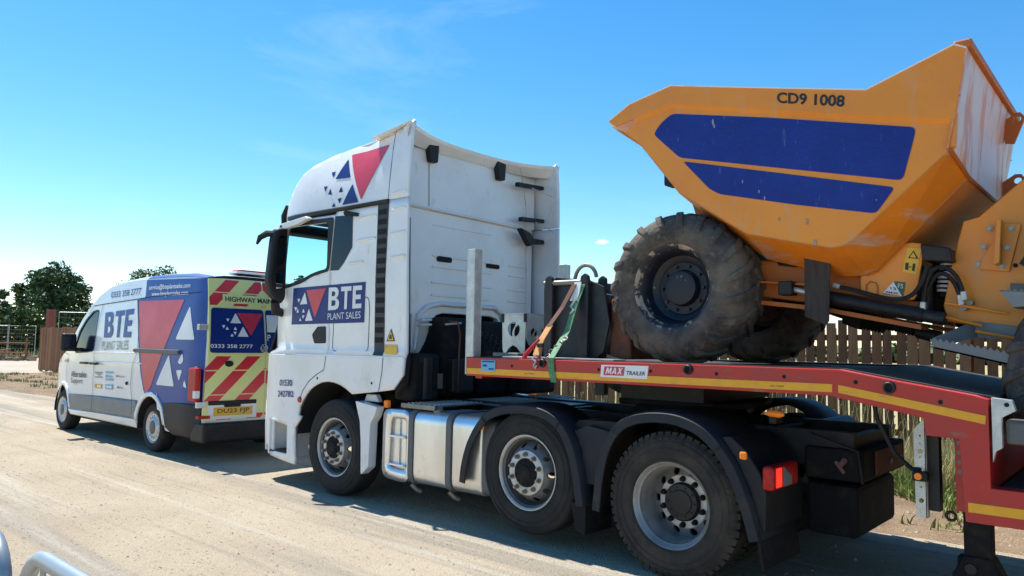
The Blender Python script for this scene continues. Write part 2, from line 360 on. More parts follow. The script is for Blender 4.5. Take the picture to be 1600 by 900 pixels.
def block_text(txt, box4, gap=.12):
    tot = sum(GLYPH[c][2] for c in txt) + gap*(len(txt)-1); out = bmesh.new(); x = 0.
    tl, tr, br, bl = [Vector((p[0], 0, p[1])) for p in box4]
    for c in txt:
        o, h, w = GLYPH[c]; b = holed(o, h)
        for v in b.verts: v.co = Vector(((x+v.co.x*w)/tot, 0, v.co.z))
        me = bpy.data.meshes.new('g'); b.to_mesh(me); b.free(); out.from_mesh(me); bpy.data.meshes.remove(me); x += w+gap
    for v in out.verts:
        s, t = v.co.x, v.co.z; v.co = (bl*(1-s)+br*s)*(1-t) + (tl*(1-s)+tr*s)*t
    return out
def van_y(x, z):
    y = -0.08
    if z > 1.0: y += 0.15 * ((z - 1.0) / 1.5) ** 1.6
    if z < 0.5: y += 0.10 * ((0.5 - z) / 0.3) ** 2
    if x < -7.0: y += 0.26 * ((-7.0 - max(x,-9.2)) / 1.9) ** 2.4
    if x > -3.3: y += 0.05 * ((x + 3.3) / 0.4) ** 2
    return y
def cab_y(x, z):
    y = 0.0
    if z > 1.46: y += 0.03 * min(1.0, (z - 1.46) / 0.05)
    if z > 3.05: y += 0.17 * ((z - 3.05) / 0.7) ** 2 * (1.0 if x < 0.2 else max(0.25, 1.0 - (x - 0.2) * 1.0))
    if x < -0.75: y += (0.08 if z < 1.5 else 0.14) * ((-0.75 - max(x,-1.7)) / 0.72) ** 2
    return y
def van_rx(z): return -2.84 - (0.20 * ((z - 1.3) / 1.1) ** 1.5 if z > 1.3 else 0.0)
# ================================================================ WHEELS
def holed_annulus(mb, r0, r1, N, rc, rh, yf, M_=20, a_off=0., aspect=1.):
    """disc ring r0..r1 with N round openings at radius rc; y=yf(r)"""
    w = math.pi/N
    for k in range(N):
        a0 = 2*math.pi*k/N + a_off; inner = []; outer = []
        ang = [2*math.pi*i/M_ for i in range(M_)]
        cor = [math.atan2(s*1., t) for s, t in (((r1-rc), w*rc), ((r1-rc), -w*rc), (-(rc-r0), w*rc), (-(rc-r0), -w*rc))]
        ang = sorted(set([round(a % (2*math.pi), 5) for a in ang+cor]))
        for a in ang:
            dx, dy = math.cos(a), math.sin(a)
            t = min([(w*rc/abs(dx)) if abs(dx) > 1e-6 else 9, ((r1-rc)/dy) if dy > 1e-6 else (((r0-rc)/dy) if dy < -1e-6 else 9)])
            for lst, d, asp in ((outer, t, 1.), (inner, rh, aspect)):
                th = a0 + dx*d*asp/rc; rr = rc+dy*d
                lst.append((rr*math.cos(th), yf(rr), rr*math.sin(th)))
        n = len(ang); mb.smooth = True
        mb.add(outer+inner, [(i, (i+1) % n, n+(i+1) % n, n+i) for i in range(n)])
        back = [(p[0], p[1]+.022, p[2]) for p in inner]; mb.add(inner+back, [(i, (i+1) % n, n+(i+1) % n, n+i) for i in range(n)])
        mb.smooth = False
def truck_tyre(y0=0., drive=False, sgn=1, W=.30):
    mb = MB(); k = W-.30
    prof = [(.035,.290),(.014,.300),(.003,.335),(0,.375),(.002,.41),(.010,.448),(.022,.476),(.034,.490),(.05,.4965)]
    for g in (.085, .145, .205): prof += [(g+k/2-.006,.50),(g+k/2-.004,.488),(g+k/2+.004,.488),(g+k/2+.006,.50)]
    prof += [(W-y, rr) for (y, rr) in [(.05,.4965),(.034,.49),(.022,.476),(.010,.448),(0,.375),(.014,.300),(.035,.290)]]
    mb.lathe([(y0+y, rr) for y, rr in prof], 72, sgn=sgn)
    for rr in (.316, .395, .44): mb.lathe([(y0-.001, rr-.004), (y0-.0035, rr), (y0-.001, rr+.004)], 60, sgn=sgn)
    if drive:
        for i in range(54):
            a = 2*math.pi*i/54
            for (ya, yb) in ((.010, .078), (W-.078, W-.010)):
                q = [];  da = .040
                for (y, rr) in ((ya, .462), (ya+.02, .492), (ya+.024, .509), (yb, .509), (yb, .49), (ya+.004, .45)):
                    for s in (-1, 1): q.append((rr*math.cos(a+s*da), sgn*(y0+y), rr*math.sin(a+s*da)))
                mb.add(q, [(0,2,3,1),(2,4,5,3),(4,6,7,5),(6,8,9,7),(0,1,11,10),(0,10,8,6,4,2),(1,3,5,7,9,11)])
    return mb
def truck_wheel(parent, at, kind, sgn=1, tyre='tyre'):
    """wheel (rim) with sub-parts tyre, hub, nuts; outer sidewall in plane y=at.y, sgn=+1: outside faces -y"""
    mb = MB()
    mb.lathe([(.05,.268),(.035,.285),(.018,.292),(.012,.300),(.016,.303),(.03,.297)], 56, sgn=sgn)
    mb.lathe([(.05,.268),(.062,.268),(.085,.262),(.10,.255),(.17,.250),(.27,.249),(.285,.28)], 56, sgn=sgn)
    if kind == 'dual':
        yf = lambda rr: .215 + max(0, (rr-.19))*0.55 - (0 if rr > .188 else .004)
        mb.lathe([(.235,.252),(.243,.247)], 56, sgn=sgn)
        n0 = len(mb.v); holed_annulus(mb, .182, .249, 10, .217, .0265, yf, aspect=1.05)
    else:
        yf = lambda rr: .006 + (max(0, rr-.176)/.08)**1.5*.115
        n0 = len(mb.v); holed_annulus(mb, .176, .254, 10, .219, .0215, yf, aspect=1.15)
    mb.v[n0:] = [(v[0], sgn*v[1], v[2]) for v in mb.v[n0:]]
    w = mb.build('wheel', 'rim_dark' if kind != 'dual' else 'rim_silver', parent, at=at)
    w.data.materials.clear(); w.data.materials.append(M['rim_silver' if kind == 'dual' else 'disc_shaded'])
    if kind != 'dual': rl = MB(); rl.lathe([(.030,.284),(.014,.291),(.009,.298),(.010,.304),(.02,.306)], 56, sgn=sgn); rl.build('rim_lip', 'rim_pad', w, at=wpos(w))
    P = wpos(w)
    truck_tyre(0, drive=(kind == 'dual'), sgn=sgn).build('tyre', tyre, w, at=P)
    if kind == 'dual':
        inner = truck_tyre(.345, drive=True, sgn=sgn).build('tyre', tyre, w, at=P, label='inner tyre of the twin pair')
        pad = MB(); pad.lathe([(.211,.188),(.207,.184),(.207,.118),(.217,.112)], 48, sgn=sgn)
        pad.build('hub_flange', 'rim_pad', w, at=P)
        hub = MB(); hub.lathe([(.210,.138),(.180,.134),(.170,.124),(.168,.088),(.160,.084),(.156,.070),(.156,0.0)], 40, sgn=sgn)
        for k in range(10):
            a = 2*math.pi*k/10; hub.cyl((.105*math.cos(a), sgn*.17, .105*math.sin(a)), (.105*math.cos(a), sgn*.160, .105*math.sin(a)), .007, 6)
        hub.build('hub', 'black_metal', w, at=P); ny, nr = .207, .1620
    else:
        pad = MB(); pad.lathe([(.030,.183),(.004,.180),(0.000,.174),(0.0,.118),(.01,.112)], 48, sgn=sgn)
        pad.build('hub_flange', 'rim_pad', w, at=P)
        hub = MB(); hub.lathe([(.03,.120),(-.008,.114),(-.016,.104),(-.018,.07),(-.028,.06),(-.03,.0)], 40, sgn=sgn)
        for k in range(10):
            a = 2*math.pi*k/10+.2; hub.cyl((.088*math.cos(a), -sgn*.015, .088*math.sin(a)), (.088*math.cos(a), -sgn*.026, .088*math.sin(a)), .006, 6)
        hub.build('hub', 'dirty_black', w, at=P); ny, nr = 0.0, .1490
    nut0 = None
    for k in range(10):
        a = 2*math.pi*(k+.5)/10
        if nut0 is None:
            nb = MB(); nb.cyl((0, 0, 0), (0, -sgn*.008, 0), .0215, 12); nb.cyl((0, -sgn*.008, 0), (0, -sgn*.034, 0), .0165, 6); nb.cyl((0, -sgn*.034, 0), (0, -sgn*.046, 0), .010, 8)
            nut0 = nb.build('wheel_nut', 'nut_steel' if kind != 'dual' else 'dirty_black', w, at=P); nut = nut0
        else: nut = nut0.copy(); COL.objects.link(nut)
        nut.location = (nr*math.cos(a), sgn*ny, nr*math.sin(a))
    return w

def van_wheel(parent, at, sgn=1):
    mb = MB(); mb.lathe([(.03,.205),(.012,.214),(.008,.222),(.02,.222)], 40, sgn=sgn); mb.lathe([(.03,.205),(.06,.196),(.16,.19)], 40, sgn=sgn)
    n0 = len(mb.v); holed_annulus(mb, .128, .198, 16, .166, .015, lambda rr: .020+(.198-rr)*.15 if rr > .15 else .02+.0072-(.15-rr)*.9, aspect=.75)
    mb.lathe([(.0085,.128),(0.0,.110),(.004,.098),(.030,.092)], 40, sgn=sgn)
    mb.v[n0:len(mb.v)-160] = [(v[0], sgn*v[1], v[2]) for v in mb.v[n0:len(mb.v)-160]]
    w = mb.build('wheel', 'van_rim', parent, at=at); P = wpos(w)
    t = MB(); t.lathe([(.03,.210),(.012,.222),(0,.255),(0,.285),(.010,.318),(.03,.338),(.05,.345),(.175,.345),(.195,.338),(.215,.318),(.225,.285),(.215,.222),(.19,.205)], 56, sgn=sgn)
    t.build('tyre', 'tyre', w, at=P)
    h = MB(); h.lathe([(.032,.094),(.006,.088),(-.004,.070),(-.006,0.0)], 32, sgn=sgn); h.build('hub_cap', 'grey_plastic', w, at=P)
    return w

def dumper_wheel(parent, at, sgn=1, rim='dumper_rim'):
    """at: hub, outer sidewall plane y=at.y"""
    Rr, W = .566, .49
    mb = MB(); mb.lathe([(.060,.296),(.03,.312),(.022,.322),(.034,.328)], 56, sgn=sgn)
    mb.lathe([(.060,.296),(.09,.272),(.13,.262),(.17,.252),(.19,.215),(.205,.20),(.205,.145),(.17,.135),(.150,.130),(.145,.118),(.145,0)], 56, sgn=sgn)
    w = mb.build('wheel', rim, parent, at=at); P = wpos(w)
    for k in range(10):
        a = 2*math.pi*k/10; nb = MB(); nb.cyl((.175*math.cos(a), sgn*.205, .175*math.sin(a)), (.175*math.cos(a), sgn*.18, .175*math.sin(a)), .013, 6); nb.build('wheel_nut', 'dumper_rim', w, at=P)
    fl = MB(); fl.lathe([(.062,.290),(.034,.306),(.018,.320),(.016,.329),(.03,.332)], 56, sgn=sgn); fl.build('rim_flange', 'rim_worn', w, at=P)
    t = MB()
    t.lathe([(.05,.318),(.018,.325),(-.004,.350),(-.022,.41),(-.016,.46),(.012,.510),(.050,.543),(.10,Rr),(W-.10,Rr),(W-.050,.543),(W-.012,.51),(W,.445),(W+.004,.40),(W-.004,.35),(W-.05,.31)], 88, sgn=sgn)
    N = 19
    for side in (0, 1):
        for k in range(N):
            a0 = 2*math.pi*(k+.5*side)/N; path = []
            # lug: from the shoulder down the sidewall up to the crown centre, curving in angle
            for s in [i/9 for i in range(10)]:
                if s < .34:
                    q = s/.34; y = -.012+.066*q**1.5; rr = .465+.080*q; ht = .005+.020*q
                else:
                    q = (s-.34)/.66; y = .056+(W/2+.015-.056)*q; rr = .545+.015*min(1, q*3); ht = .026+.006*q
                th = a0 + .05 + s*.30; wd = (.036+.012*math.sin(math.pi*min(1, s*1.1)))
                yy = y if side == 0 else W-y
                path.append((th, yy, rr, ht, wd))
            vs = []; 
            for th, yy, rr, ht, wd in path:
                da = wd/rr*.62
                for (d, h) in ((-1.15, -.012), (-.92, ht), (.92, ht), (1.15, -.012)):
                    vs.append(((rr+h)*math.cos(th+d*da), sgn*(yy + (0 if h < 0 else (-.012 if side == 0 else .012)*(1 if rr < .545 else 0))), (rr+h)*math.sin(th+d*da)))
            fs = [(i*4+j, i*4+j+1, i*4+5+j, i*4+4+j) for i in range(9) for j in range(3)] + [(0, 1, 2, 3), (39, 38, 37, 36)]
            t.add(vs, fs)
    t.build('tyre', 'dumper_tyre', w, at=P, bevel=.004, seg=1)
    return w

# ================================================================ SETTING
def grid_ground(name, x0, x1, y0, y1, nx, ny, fz, material, kind='structure', edge=None):
    vs = []; fs = []
    for j in range(ny+1):
        for i in range(nx+1):
            x = x0+(x1-x0)*i/nx; yy = y0+(y1-y0)*j/ny
            if edge: yy = edge(x, yy, j/ny)
            vs.append((x, yy, fz(x, yy)))
    for j in range(ny):
        for i in range(nx): k = j*(nx+1)+i; fs.append((k, k+1, k+nx+2, k+nx+1))
    mb = MB(); mb.smooth = True; mb.add(vs, fs); o = mb.build(name, material, auto=False); tag(o, kind=kind); return o
def nz3(x, y, s, z=0): return noise.noise(Vector((x*s, y*s, z)))
gr = MB(); gr.add([(-900, -700, -.06), (700, -700, -.06), (700, 900, -.06), (-900, 900, -.06)], [(0, 1, 2, 3)])
tag(gr.build('ground', 'field', auto=False), kind='structure')
def road_edge(x): return 2.55 + .22*nz3(x, 0, .35, 3) + .12*nz3(x, 0, 1.3, 5) - .028*max(0, -x-4)
grid_ground('road', -120, 30, -14, 1, 300, 10, lambda x, y: 0., 'road', edge=lambda x, y, t: -14 + t*(14+road_edge(x)))
def verge_z(x, y):
    d = max(0, min(1, (y-road_edge(x))/.5)); 
    return -.012 + d*(.05 + .05*nz3(x, y, .8) + .035*nz3(x, y, 2.7, 7) + .016*nz3(x, y, 9, 2)) * (1 if x > -29 else max(0, (x+33)/4)) - (.03 if x < -31 else 0)
grid_ground('verge', -34, 16, 0, 1, 420, 110, verge_z, 'verge', edge=lambda x, y, t: road_edge(x) - .08 + t*(11.5-road_edge(x)))
tr = MB(); tr.prism([(-33.2, 1.2), (-31.5, 6), (-33.5, 12), (-36, 60), (-60, 60), (-57.5, 11), (-60, 1.0)], -.05, -.012, 'z'); tag(tr.build('side_track', 'site_track'), kind='structure')

# pebbles and clods on the road and the verge
def scatter_stones(name, n, region, smin, smax, material, zf, s):
    rnd = random.Random(s); mb = MB()
    base = [(1,0,0),(0,1,0),(-1,0,0),(0,-1,0),(0,0,.7),(.6,.6,.35)]; fc = [(0,1,4),(1,2,4),(2,3,4),(3,0,4)]
    for _ in range(n):
        x, y = region(rnd); rad = smin+(smax-smin)*rnd.random()**3; a = rnd.random()*6.28; e = .6+.6*rnd.random()
        ca, sa = math.cos(a), math.sin(a); z = zf(x, y)
        mb.add([(x+rad*(ca*p[0]*e-sa*p[1]), y+rad*(sa*p[0]*e+ca*p[1]), z-.1*rad+rad*p[2]) for p in base[:5]], fc)
    o = mb.build(name, material, auto=False); tag(o, kind='stuff'); return o
scatter_stones('pebbles', 14000, lambda q: (q.uniform(-9, 7), q.uniform(-4.5, 2.3)), .002, .014, 'pebble', lambda x, y: 0, 1)
scatter_stones('loose_stones', 900, lambda q: (q.uniform(-12, 7), q.choice([-3.6, -1.9, -.5, 1.9])+q.gauss(0, .3)), .006, .026, 'pebble', lambda x, y: 0, 8)
scatter_stones('stones', 7000, lambda q: (q.uniform(-26, 9), 2.2+q.random()**1.5*4.5), .004, .035, 'pebble', verge_z, 2)

# grasses
def grass(name, n, region, h0, h1, lean, material, s, wid=.008, zf=verge_z):
    rnd = random.Random(s); mb = MB()
    for _ in range(n):
        x, y = region(rnd); h = rnd.uniform(h0, h1); a = rnd.random()*6.28; l = rnd.random()*lean*h; w = wid*(.5+rnd.random()); b = rnd.random()*6.28
        dx, dy = math.cos(a)*w, math.sin(a)*w; lx, ly = math.cos(b)*l, math.sin(b)*l; z = zf(x, y)-.02
        mb.add([(x-dx, y-dy, z), (x+dx, y+dy, z), (x+dx*.7+lx*.4, y+dy*.7+ly*.4, z+h*.6), (x-dx*.7+lx*.4, y-dy*.7+ly*.4, z+h*.6), (x+lx, y+ly, z+h)], [(0,1,2,3),(3,2,4)])
    o = mb.build(name, material, auto=False); tag(o, kind='stuff'); return o
def clumpy(rnd, x0, x1, y0, y1, th=.0, sc=.7):
    while True:
        x, y = rnd.uniform(x0, x1), rnd.uniform(y0, y1)
        if nz3(x, y, sc, 11) > th: return x, y
grass('dry_grass', 60000, lambda q: clumpy(q, -5, 8.5, 4.6, 7.3, -.15), .10, .55, .6, 'grass_dry', 3, .0045)
grass('green_grass', 34000, lambda q: clumpy(q, -5, 8.5, 4.2, 7.2, -.02, .9), .06, .34, .8, 'grass_green', 4, .0055)
grass('weeds', 9000, lambda q: clumpy(q, 1, 9, 3.9, 6.6, .12, 1.6), .04, .16, 1., 'grass_green', 14, .009)
grass('verge_tufts', 7000, lambda q: clumpy(q, -30, 6, 2.9, 6.8, .18, 1.3), .04, .16, .8, 'grass_green', 5, .010)
grass('pale_grass', 9000, lambda q: (q.uniform(-100, -60), q.uniform(6, 40)), .3, .9, .4, 'grass_dry', 6, .05, lambda x, y: -.04)
# tall seed heads and weeds by the fence
sh = MB(); rnd = random.Random(9)
for _ in range(420):
    x, y = rnd.uniform(-1, 8), rnd.uniform(5.3, 6.9); h = rnd.uniform(.5, 1.0); lx = rnd.uniform(-.12, .12); z = verge_z(x, y)
    sh.tube([(x, y, z), (x+lx*.4, y, z+h*.7), (x+lx, y, z+h)], .0022, 3, False); sh.tube([(x+lx, y, z+h), (x+lx*1.25, y, z+h+.06)], [.006, .012], 4)
tag(sh.build('seed_heads', 'grass_dry', auto=False), kind='stuff')

# ---- timber fence of upright boards
FY = 7.0
fence = thing('timber_fence', (-10, FY, 0), 'long brown timber fence of upright boards behind the vehicles', 'fence')
rnd = random.Random(21); b0 = []
for j in range(7):
    mb = MB(); w = .059+.011*rnd.random(); hh = 2.02+.05*rnd.random()
    mb.prism([(-w, .05), (w, .05), (w, hh), (-w, hh+.004)], -.011, .011); b0.append(mb.build('board', ('wood', 'wood_pale', 'wood_mid', 'wood_red', 'wood', 'wood_mid', 'wood_pale')[j], fence, at=(0, FY, 0)))
xs = []; x = -33.2
while x < 11.6: xs.append(x); x += .1585
for i, x in enumerate(xs):
    o = b0[i] if i < 7 else b0[rnd.randrange(7)].copy()
    if i >= 7: COL.objects.link(o)
    o.location = (x+10, 0, rnd.uniform(-.03, .03)); o.rotation_euler = (0, rnd.uniform(-.011, .011), rnd.uniform(-.04, .04))
for z in (.45, 1.15, 1.8):
    MB().box((-33.3, FY+.012, z-.045), (11.6, FY+.055, z+.045)).build('rail', 'wood', fence)
bk = MB(); x = -33.12
while x < 11.6:
    bk.box((x-.05+.08, FY+.057, .05+rnd.uniform(-.1,.1)), (x+.05+.08, FY+.075, 1.75+rnd.uniform(-.9, .2))); x += .317
tag(bk.build('back_boards', 'wood', fence), kind='stuff')
x = -33.2
while x < 11.6:
    MB().box((x-.05, FY+.058, 0), (x+.05, FY+.158, 2.0)).build('post', 'wood', fence); x += 2.7

# ---- far left: brick pillar, mesh fences, rubble, timber barrier
pl = MB()
for k in range(30):
    z = k*.115
    for j in range(2):
        o_ = .0 if k % 2 else .11
        pl.box((-.24+.003*(k % 3), -.24+j*.24+.006, z), (.24+.003*(k % 2), -.24+(j+1)*.24-.006, z+.10))
pl.box((-.22, -.22, 0), (.22, .22, 3.46))
tag(pl.build('brick_pillar', 'brick_red', bevel=.006, seg=1, at=(-50.4, 12.6, 0)), 'dull red brick pillar rising behind the end of the timber fence', 'pillar')
def mesh_panel(p, q, h, label, nb=24, group=None):
    p, q = Vector((*p, 0)), Vector((*q, 0)); th = thing('mesh_fence', p, label, 'fence', 'galvanised mesh fence panels at the far left')
    fr = MB(); up = Vector((0, 0, h)); fr.tube([p, p+up, q+up, q, p], .022, 6); fr.build('frame', 'galvanised', th)
    w = MB()
    for i in range(1, nb):
        a = p.lerp(q, i/nb); w.tube([a+Vector((0, 0, .1)), a+up], .004, 4, False)
    for i in range(1, 9): z = Vector((0, 0, h*i/9)); w.tube([p+z, q+z], .005, 4, False)
    w.build('wire_mesh', 'steel_dull', th); return th
mesh_panel((-53.0, 12.5), (-54.2, 11.2), 2.35, 'narrow galvanised mesh fence panel left of the timber fence', 10)
mesh_panel((-54.25, 11.15), (-56.5, 8.6), 2.35, 'wider galvanised mesh fence panel at the left picture edge', 20)
mesh_panel((-49.8, 12.9), (-43, 20.0), 3.3, 'tall mesh fence panel above the timber fence beside the brick pillar', 30)
bar = thing('timber_barrier', (-53.5, 9.5, 0), 'low weathered timber rail barrier in front of the mesh fencing', 'barrier')
for z in (.45, 1.15): MB().box((-57.5, 7.0, z), (-57.38, 7.05, z+.1), Matrix.Rotation(0, 3, 'Z')).build('end_bracket', 'wood', bar)
for z in (.45, 1.12): MB().tube([(-57.4, 7.1, z), (-52.0, 11.9, z+.05)], .05, 5).build('rail', 'wood', bar)
for t_ in (.05, .5, .97):
    MB().tube([(-57.4+5.4*t_, 7.1+4.8*t_, 0), (-57.4+5.4*t_, 7.1+4.8*t_, 1.5)], .07, 6).build('post', 'wood', bar)
rb = MB(); rnd = random.Random(5)
for i in range(900):
    t_ = rnd.random(); x = -57+5.2*t_+rnd.gauss(0, .5); y = 5.6+5.6*t_+rnd.gauss(0, .5); s_ = .05+.22*rnd.random()**2; z = -.02+.3*rnd.random()*max(0, nz3(x, y, .7, 1)+.4)
    rb.box((x-s_, y-s_*.6, z), (x+s_, y+s_*.6, z+s_*.8), Matrix.Rotation(rnd.random()*3, 3, (rnd.random(), rnd.random(), 1)))
tag(rb.build('rubble', 'verge', auto=False), kind='stuff')
for i, (a, b, lab) in enumerate([((-54.6, 8.6, .15), (-52.4, 10.9, .75), 'pale plank leaning up on the rubble heap'), ((-56.5, 7.2, .1), (-53.0, 9.9, .16), 'long grey plank lying flat along the rubble heap')]):
    MBp = MB(); MBp.tube([a, b], .07, 4); tag(MBp.build('plank', 'wood_pale'), lab, 'plank')
kb = MB(); kb.smooth = True
kb.prism([(-.5, 0), (.55, 0), (.62, .16), (.38, .34), (-.1, .42), (-.42, .3), (-.6, .1)], -.35, .35); kb.v = [(v[0]-56.2, v[1]+7.4, v[2]+.12) for v in kb.v]
tag(kb.build('plastic_sack', 'decal_red', bevel=.08, seg=3), 'small red and white sack dumped on the rubble at the left edge', 'sack')

# ---- trees
def tree(name, base, h, rad, label, leaf, seedn, nleaf=5200, trunk_h=.3, squash=1., blobs=22, ls=.16, group=None, top=1.):
    rnd = random.Random(seedn); th = thing(name, base, label, 'tree', 'trees beyond the site fences'); bx, by, bz = base
    tk = MB(); tips = []; lobes = []
    top_p = (bx+rnd.uniform(-.2, .2), by, bz+h*.72)
    tk.tube([(bx, by, bz-.2), (bx+.1, by, bz+h*trunk_h), top_p], [h*.035, h*.026, h*.008], 8)
    for k in range(blobs):
        u_ = (k+.5)/blobs; el = math.asin(-.55+1.5*u_ if -.55+1.5*u_ < 1 else 1); az = k*2.39996+rnd.uniform(-.4, .4); q = .35+.62*rnd.random()**.6
        c = Vector((bx+rad*q*math.cos(el)*math.cos(az), by+rad*q*math.cos(el)*math.sin(az), bz+h*(.60)+(h*.40)*q*math.sin(el)*squash))
        lobes.append((c, rad*rnd.uniform(.24, .42)))
        st = Vector((bx+.05, by, bz+h*(trunk_h+.25*rnd.random()))); mid = st.lerp(c, .55)+Vector((0, 0, .05*h*rnd.random()))
        tk.tube([st, mid, c], [h*.012, h*.008, h*.002], 5)
    tk.build('trunk', 'bark', th)
    cr = MB()
    for i in range(nleaf):
        c, lr = lobes[rnd.randrange(len(lobes))]
        d = Vector((rnd.gauss(0, 1), rnd.gauss(0, 1), rnd.gauss(0, 1))).normalized()*lr*rnd.random()**.42
        d.z *= .75; p = c+d; a = Vector((rnd.gauss(0, 1), rnd.gauss(0, 1), rnd.gauss(0, .6))).normalized(); b = a.orthogonal().normalized().lerp(a.cross(a.orthogonal()).normalized(), rnd.random()).normalized()
        s_ = ls*(.5+rnd.random()); cr.add([p-a*s_, p-b*s_*.5, p+a*s_, p+b*s_*.5], [(0, 1, 2, 3)])
    cr.build('crown', leaf, th, auto=False); return th
tree('broadleaf_tree', (-70, 18.6, 0), 8.6, 2.75, 'big dark green rounded tree standing left of the white van', 'leaf_dark', 31, 9000, ls=.17, blobs=30)
tree('broadleaf_tree', (-64.8, 12.2, 0), 5.6, 1.9, 'dark tree cut by the left picture edge beside the hedge', 'leaf_dark', 32, 6500, ls=.16)
tree('broadleaf_tree', (-76, 24.2, 0), 5.3, 1.9, 'small thin pale tree just right of the big dark tree', 'leaf_mid', 33, 1700, ls=.13, blobs=16)
tree('broadleaf_tree', (-66, 26.2, 0), 8.2, 3.6, 'olive green tree top rising behind the roof of the white van', 'leaf_mid', 34, 15000, ls=.13, blobs=44)
tree('broadleaf_tree', (-45, 30.2, 0), 7.4, 2.8, 'green tree seen through the truck cab side window', 'leaf_dark', 35, 5000, ls=.15)
hd = MB(); rnd = random.Random(77)
for i in range(26000):
    t_ = rnd.random(); x = -62-18*t_*.6; y = 4+34*t_; hgt = 3.7+1.0*nz3(t_*14, 0, 1, 4)+.6*nz3(t_*60, 0, 1, 4); z = rnd.random()**.8*hgt; p = Vector((x+rnd.gauss(0, .7), y+rnd.gauss(0, .6), z))
    a = Vector((rnd.gauss(0, 1), rnd.gauss(0, 1), rnd.gauss(0, .6))).normalized()*(.1+.16*rnd.random()); b = a.orthogonal()*.5
    hd.add([p-a, p-b, p+a, p+b], [(0, 1, 2, 3)])
tag(hd.build('hedgerow', 'leaf_dark', auto=False), kind='stuff')
fw = MB(); rnd = random.Random(78)
for i in range(26000):
    t_ = rnd.random(); x = -200+330*t_; y = 150+30*math.sin(t_*9); hgt = 2.2+1.2*nz3(t_*40, 0, 1, 4); z = rnd.random()*hgt; p = Vector((x, y+rnd.gauss(0, 2), z))
    a = Vector((rnd.gauss(0, 1), rnd.gauss(0, 1), rnd.gauss(0, .6))).normalized()*(.4+.6*rnd.random()); b = a.orthogonal()*.6
    fw.add([p-a, p-b, p+a, p+b], [(0, 1, 2, 3)])
tag(fw.build('far_woodland', 'leaf_mid', auto=False), kind='stuff')

# ---- crowd barriers beside the camera
def crowd_barrier(x0, y0, z1, label, ln=2.2, ang=0.):
    th = thing('crowd_barrier', (x0, y0, 0), label, 'barrier', 'crowd barriers in the lower left corner'); rr = .0225
    fr = MB(); pts = [(x0, y0, .05), (x0, y0, z1-.16)] + [(x0+.16-.16*math.cos(R(a)), y0, z1-.16+.16*math.sin(R(a))) for a in (15, 30, 45, 60, 75, 90)]
    pts += [(x0+ln-.16+.16*math.sin(R(a)), y0, z1-.16+.16*math.cos(R(a))) for a in (0, 15, 30, 45, 60, 75, 90)] + [(x0+ln, y0, .05)]
    fr.tube(pts, rr, 12); fr.tube([(x0, y0, .2), (x0+ln, y0, .2)], .018, 8); fr.build('frame', 'rail_white', th)
    n = 15
    for i in range(1, n):
        x = x0+ln*i/n; top = z1-.01
        if x-x0 < .16: top = z1-.16+math.sqrt(max(0, .16**2-(.16-(x-x0))**2))
        MB().tube([(x, y0, .2), (x, y0, top)], .008, 8).build('upright_bar', 'rail_white', th)
    for x in (x0+.25, x0+ln-.25): MB().tube([(x, y0-.28, .01), (x, y0, .16), (x, y0+.28, .01)], .012, 8).build('foot', 'rail_white', th)
    if ang:
        th.rotation_euler = (0, 0, ang)
    return th
crowd_barrier(1.81, -4.0, .99, 'second light grey crowd barrier, only its rounded end showing at the left edge')
crowd_barrier(4.12, -3.98, .99, 'light grey tubular crowd barrier with upright bars at the lower left corner')
# ================================================================ PANEL VAN
VC = 0.86
def bridge(name, outline, amps, fn, c, material, parent, rows=(0, .015, .04, .08, .15, .27, .4, .5), off=0., label=None, two=True, thick=0):
    """surface from the near side's outline across to the far side, bulging outward by amps"""
    ts = list(rows) + [1-t for t in rows[-2::-1]]; vs = []; n = len(outline)
    for i, (x, z) in enumerate(outline):
        a = Vector(outline[max(i-1, 0)]); b = Vector(outline[min(i+1, n-1)]); d = (b-a).normalized(); nx, nz_ = -d.y, d.x
        am = amps[i] if isinstance(amps, (list, tuple)) else amps
        for t in ts:
            y0 = fn(x, z); g = 1-abs(1-2*t)**5 if am else 0
            vs.append((x+nx*(am*g+off), y0+(2*c-2*y0)*t, z+nz_*(am*g+off)))
    m = len(ts); mb = MB(); mb.smooth = True
    mb.add(vs, [(i*m+j, i*m+j+1, (i+1)*m+j+1, (i+1)*m+j) for i in range(n-1) for j in range(m-1)])
    o = mb.build(name, material, parent, label=label)
    if thick: s = o.modifiers.new('thickness', 'SOLIDIFY'); s.thickness = thick
    return o
van = thing('panel_van', (-5.9, VC, 0), 'white panel van with blue and red plant sales livery parked ahead of the truck', 'van')
arch_r = arc(-4.28, .34, .445, 0, 180, 16); arch_f = arc(-7.92, .34, .435, 0, 180, 16)
v_top = [(-8.86,.30),(-8.93,.55),(-8.91,.85),(-8.80,1.05),(-8.62,1.17),(-8.30,1.26),(-7.92,1.36),(-7.60,1.62),(-7.30,1.90),(-7.00,2.13),(-6.70,2.30),(-6.35,2.415),(-5.9,2.475),(-5.4,2.495),(-4.9,2.50),(-4.2,2.49),(-3.6,2.47),(-3.1,2.43)]
v_rear = [(van_rx(z)+.0, z) for z in (2.38, 2.2, 2.0, 1.8, 1.6, 1.4, 1.2, .9, .7, .5, .30)]
v_out = v_top + v_rear + arch_r[0:1] + [(p[0], p[1]) for p in arch_r[1:-1]] + arch_r[-1:] + arch_f
g_top = [(-7.55,.645),(-6.08,.685),(-4.72,.70)]; g_bot = [(-7.55,.385),(-6.05,.415),(-4.74,.43)]
dg = roundpoly([(-6.58,2.05),(-6.555,1.385),(-7.36,1.36),(-7.46,1.44),(-7.33,1.68),(-7.12,1.88),(-6.86,2.03)], .06)
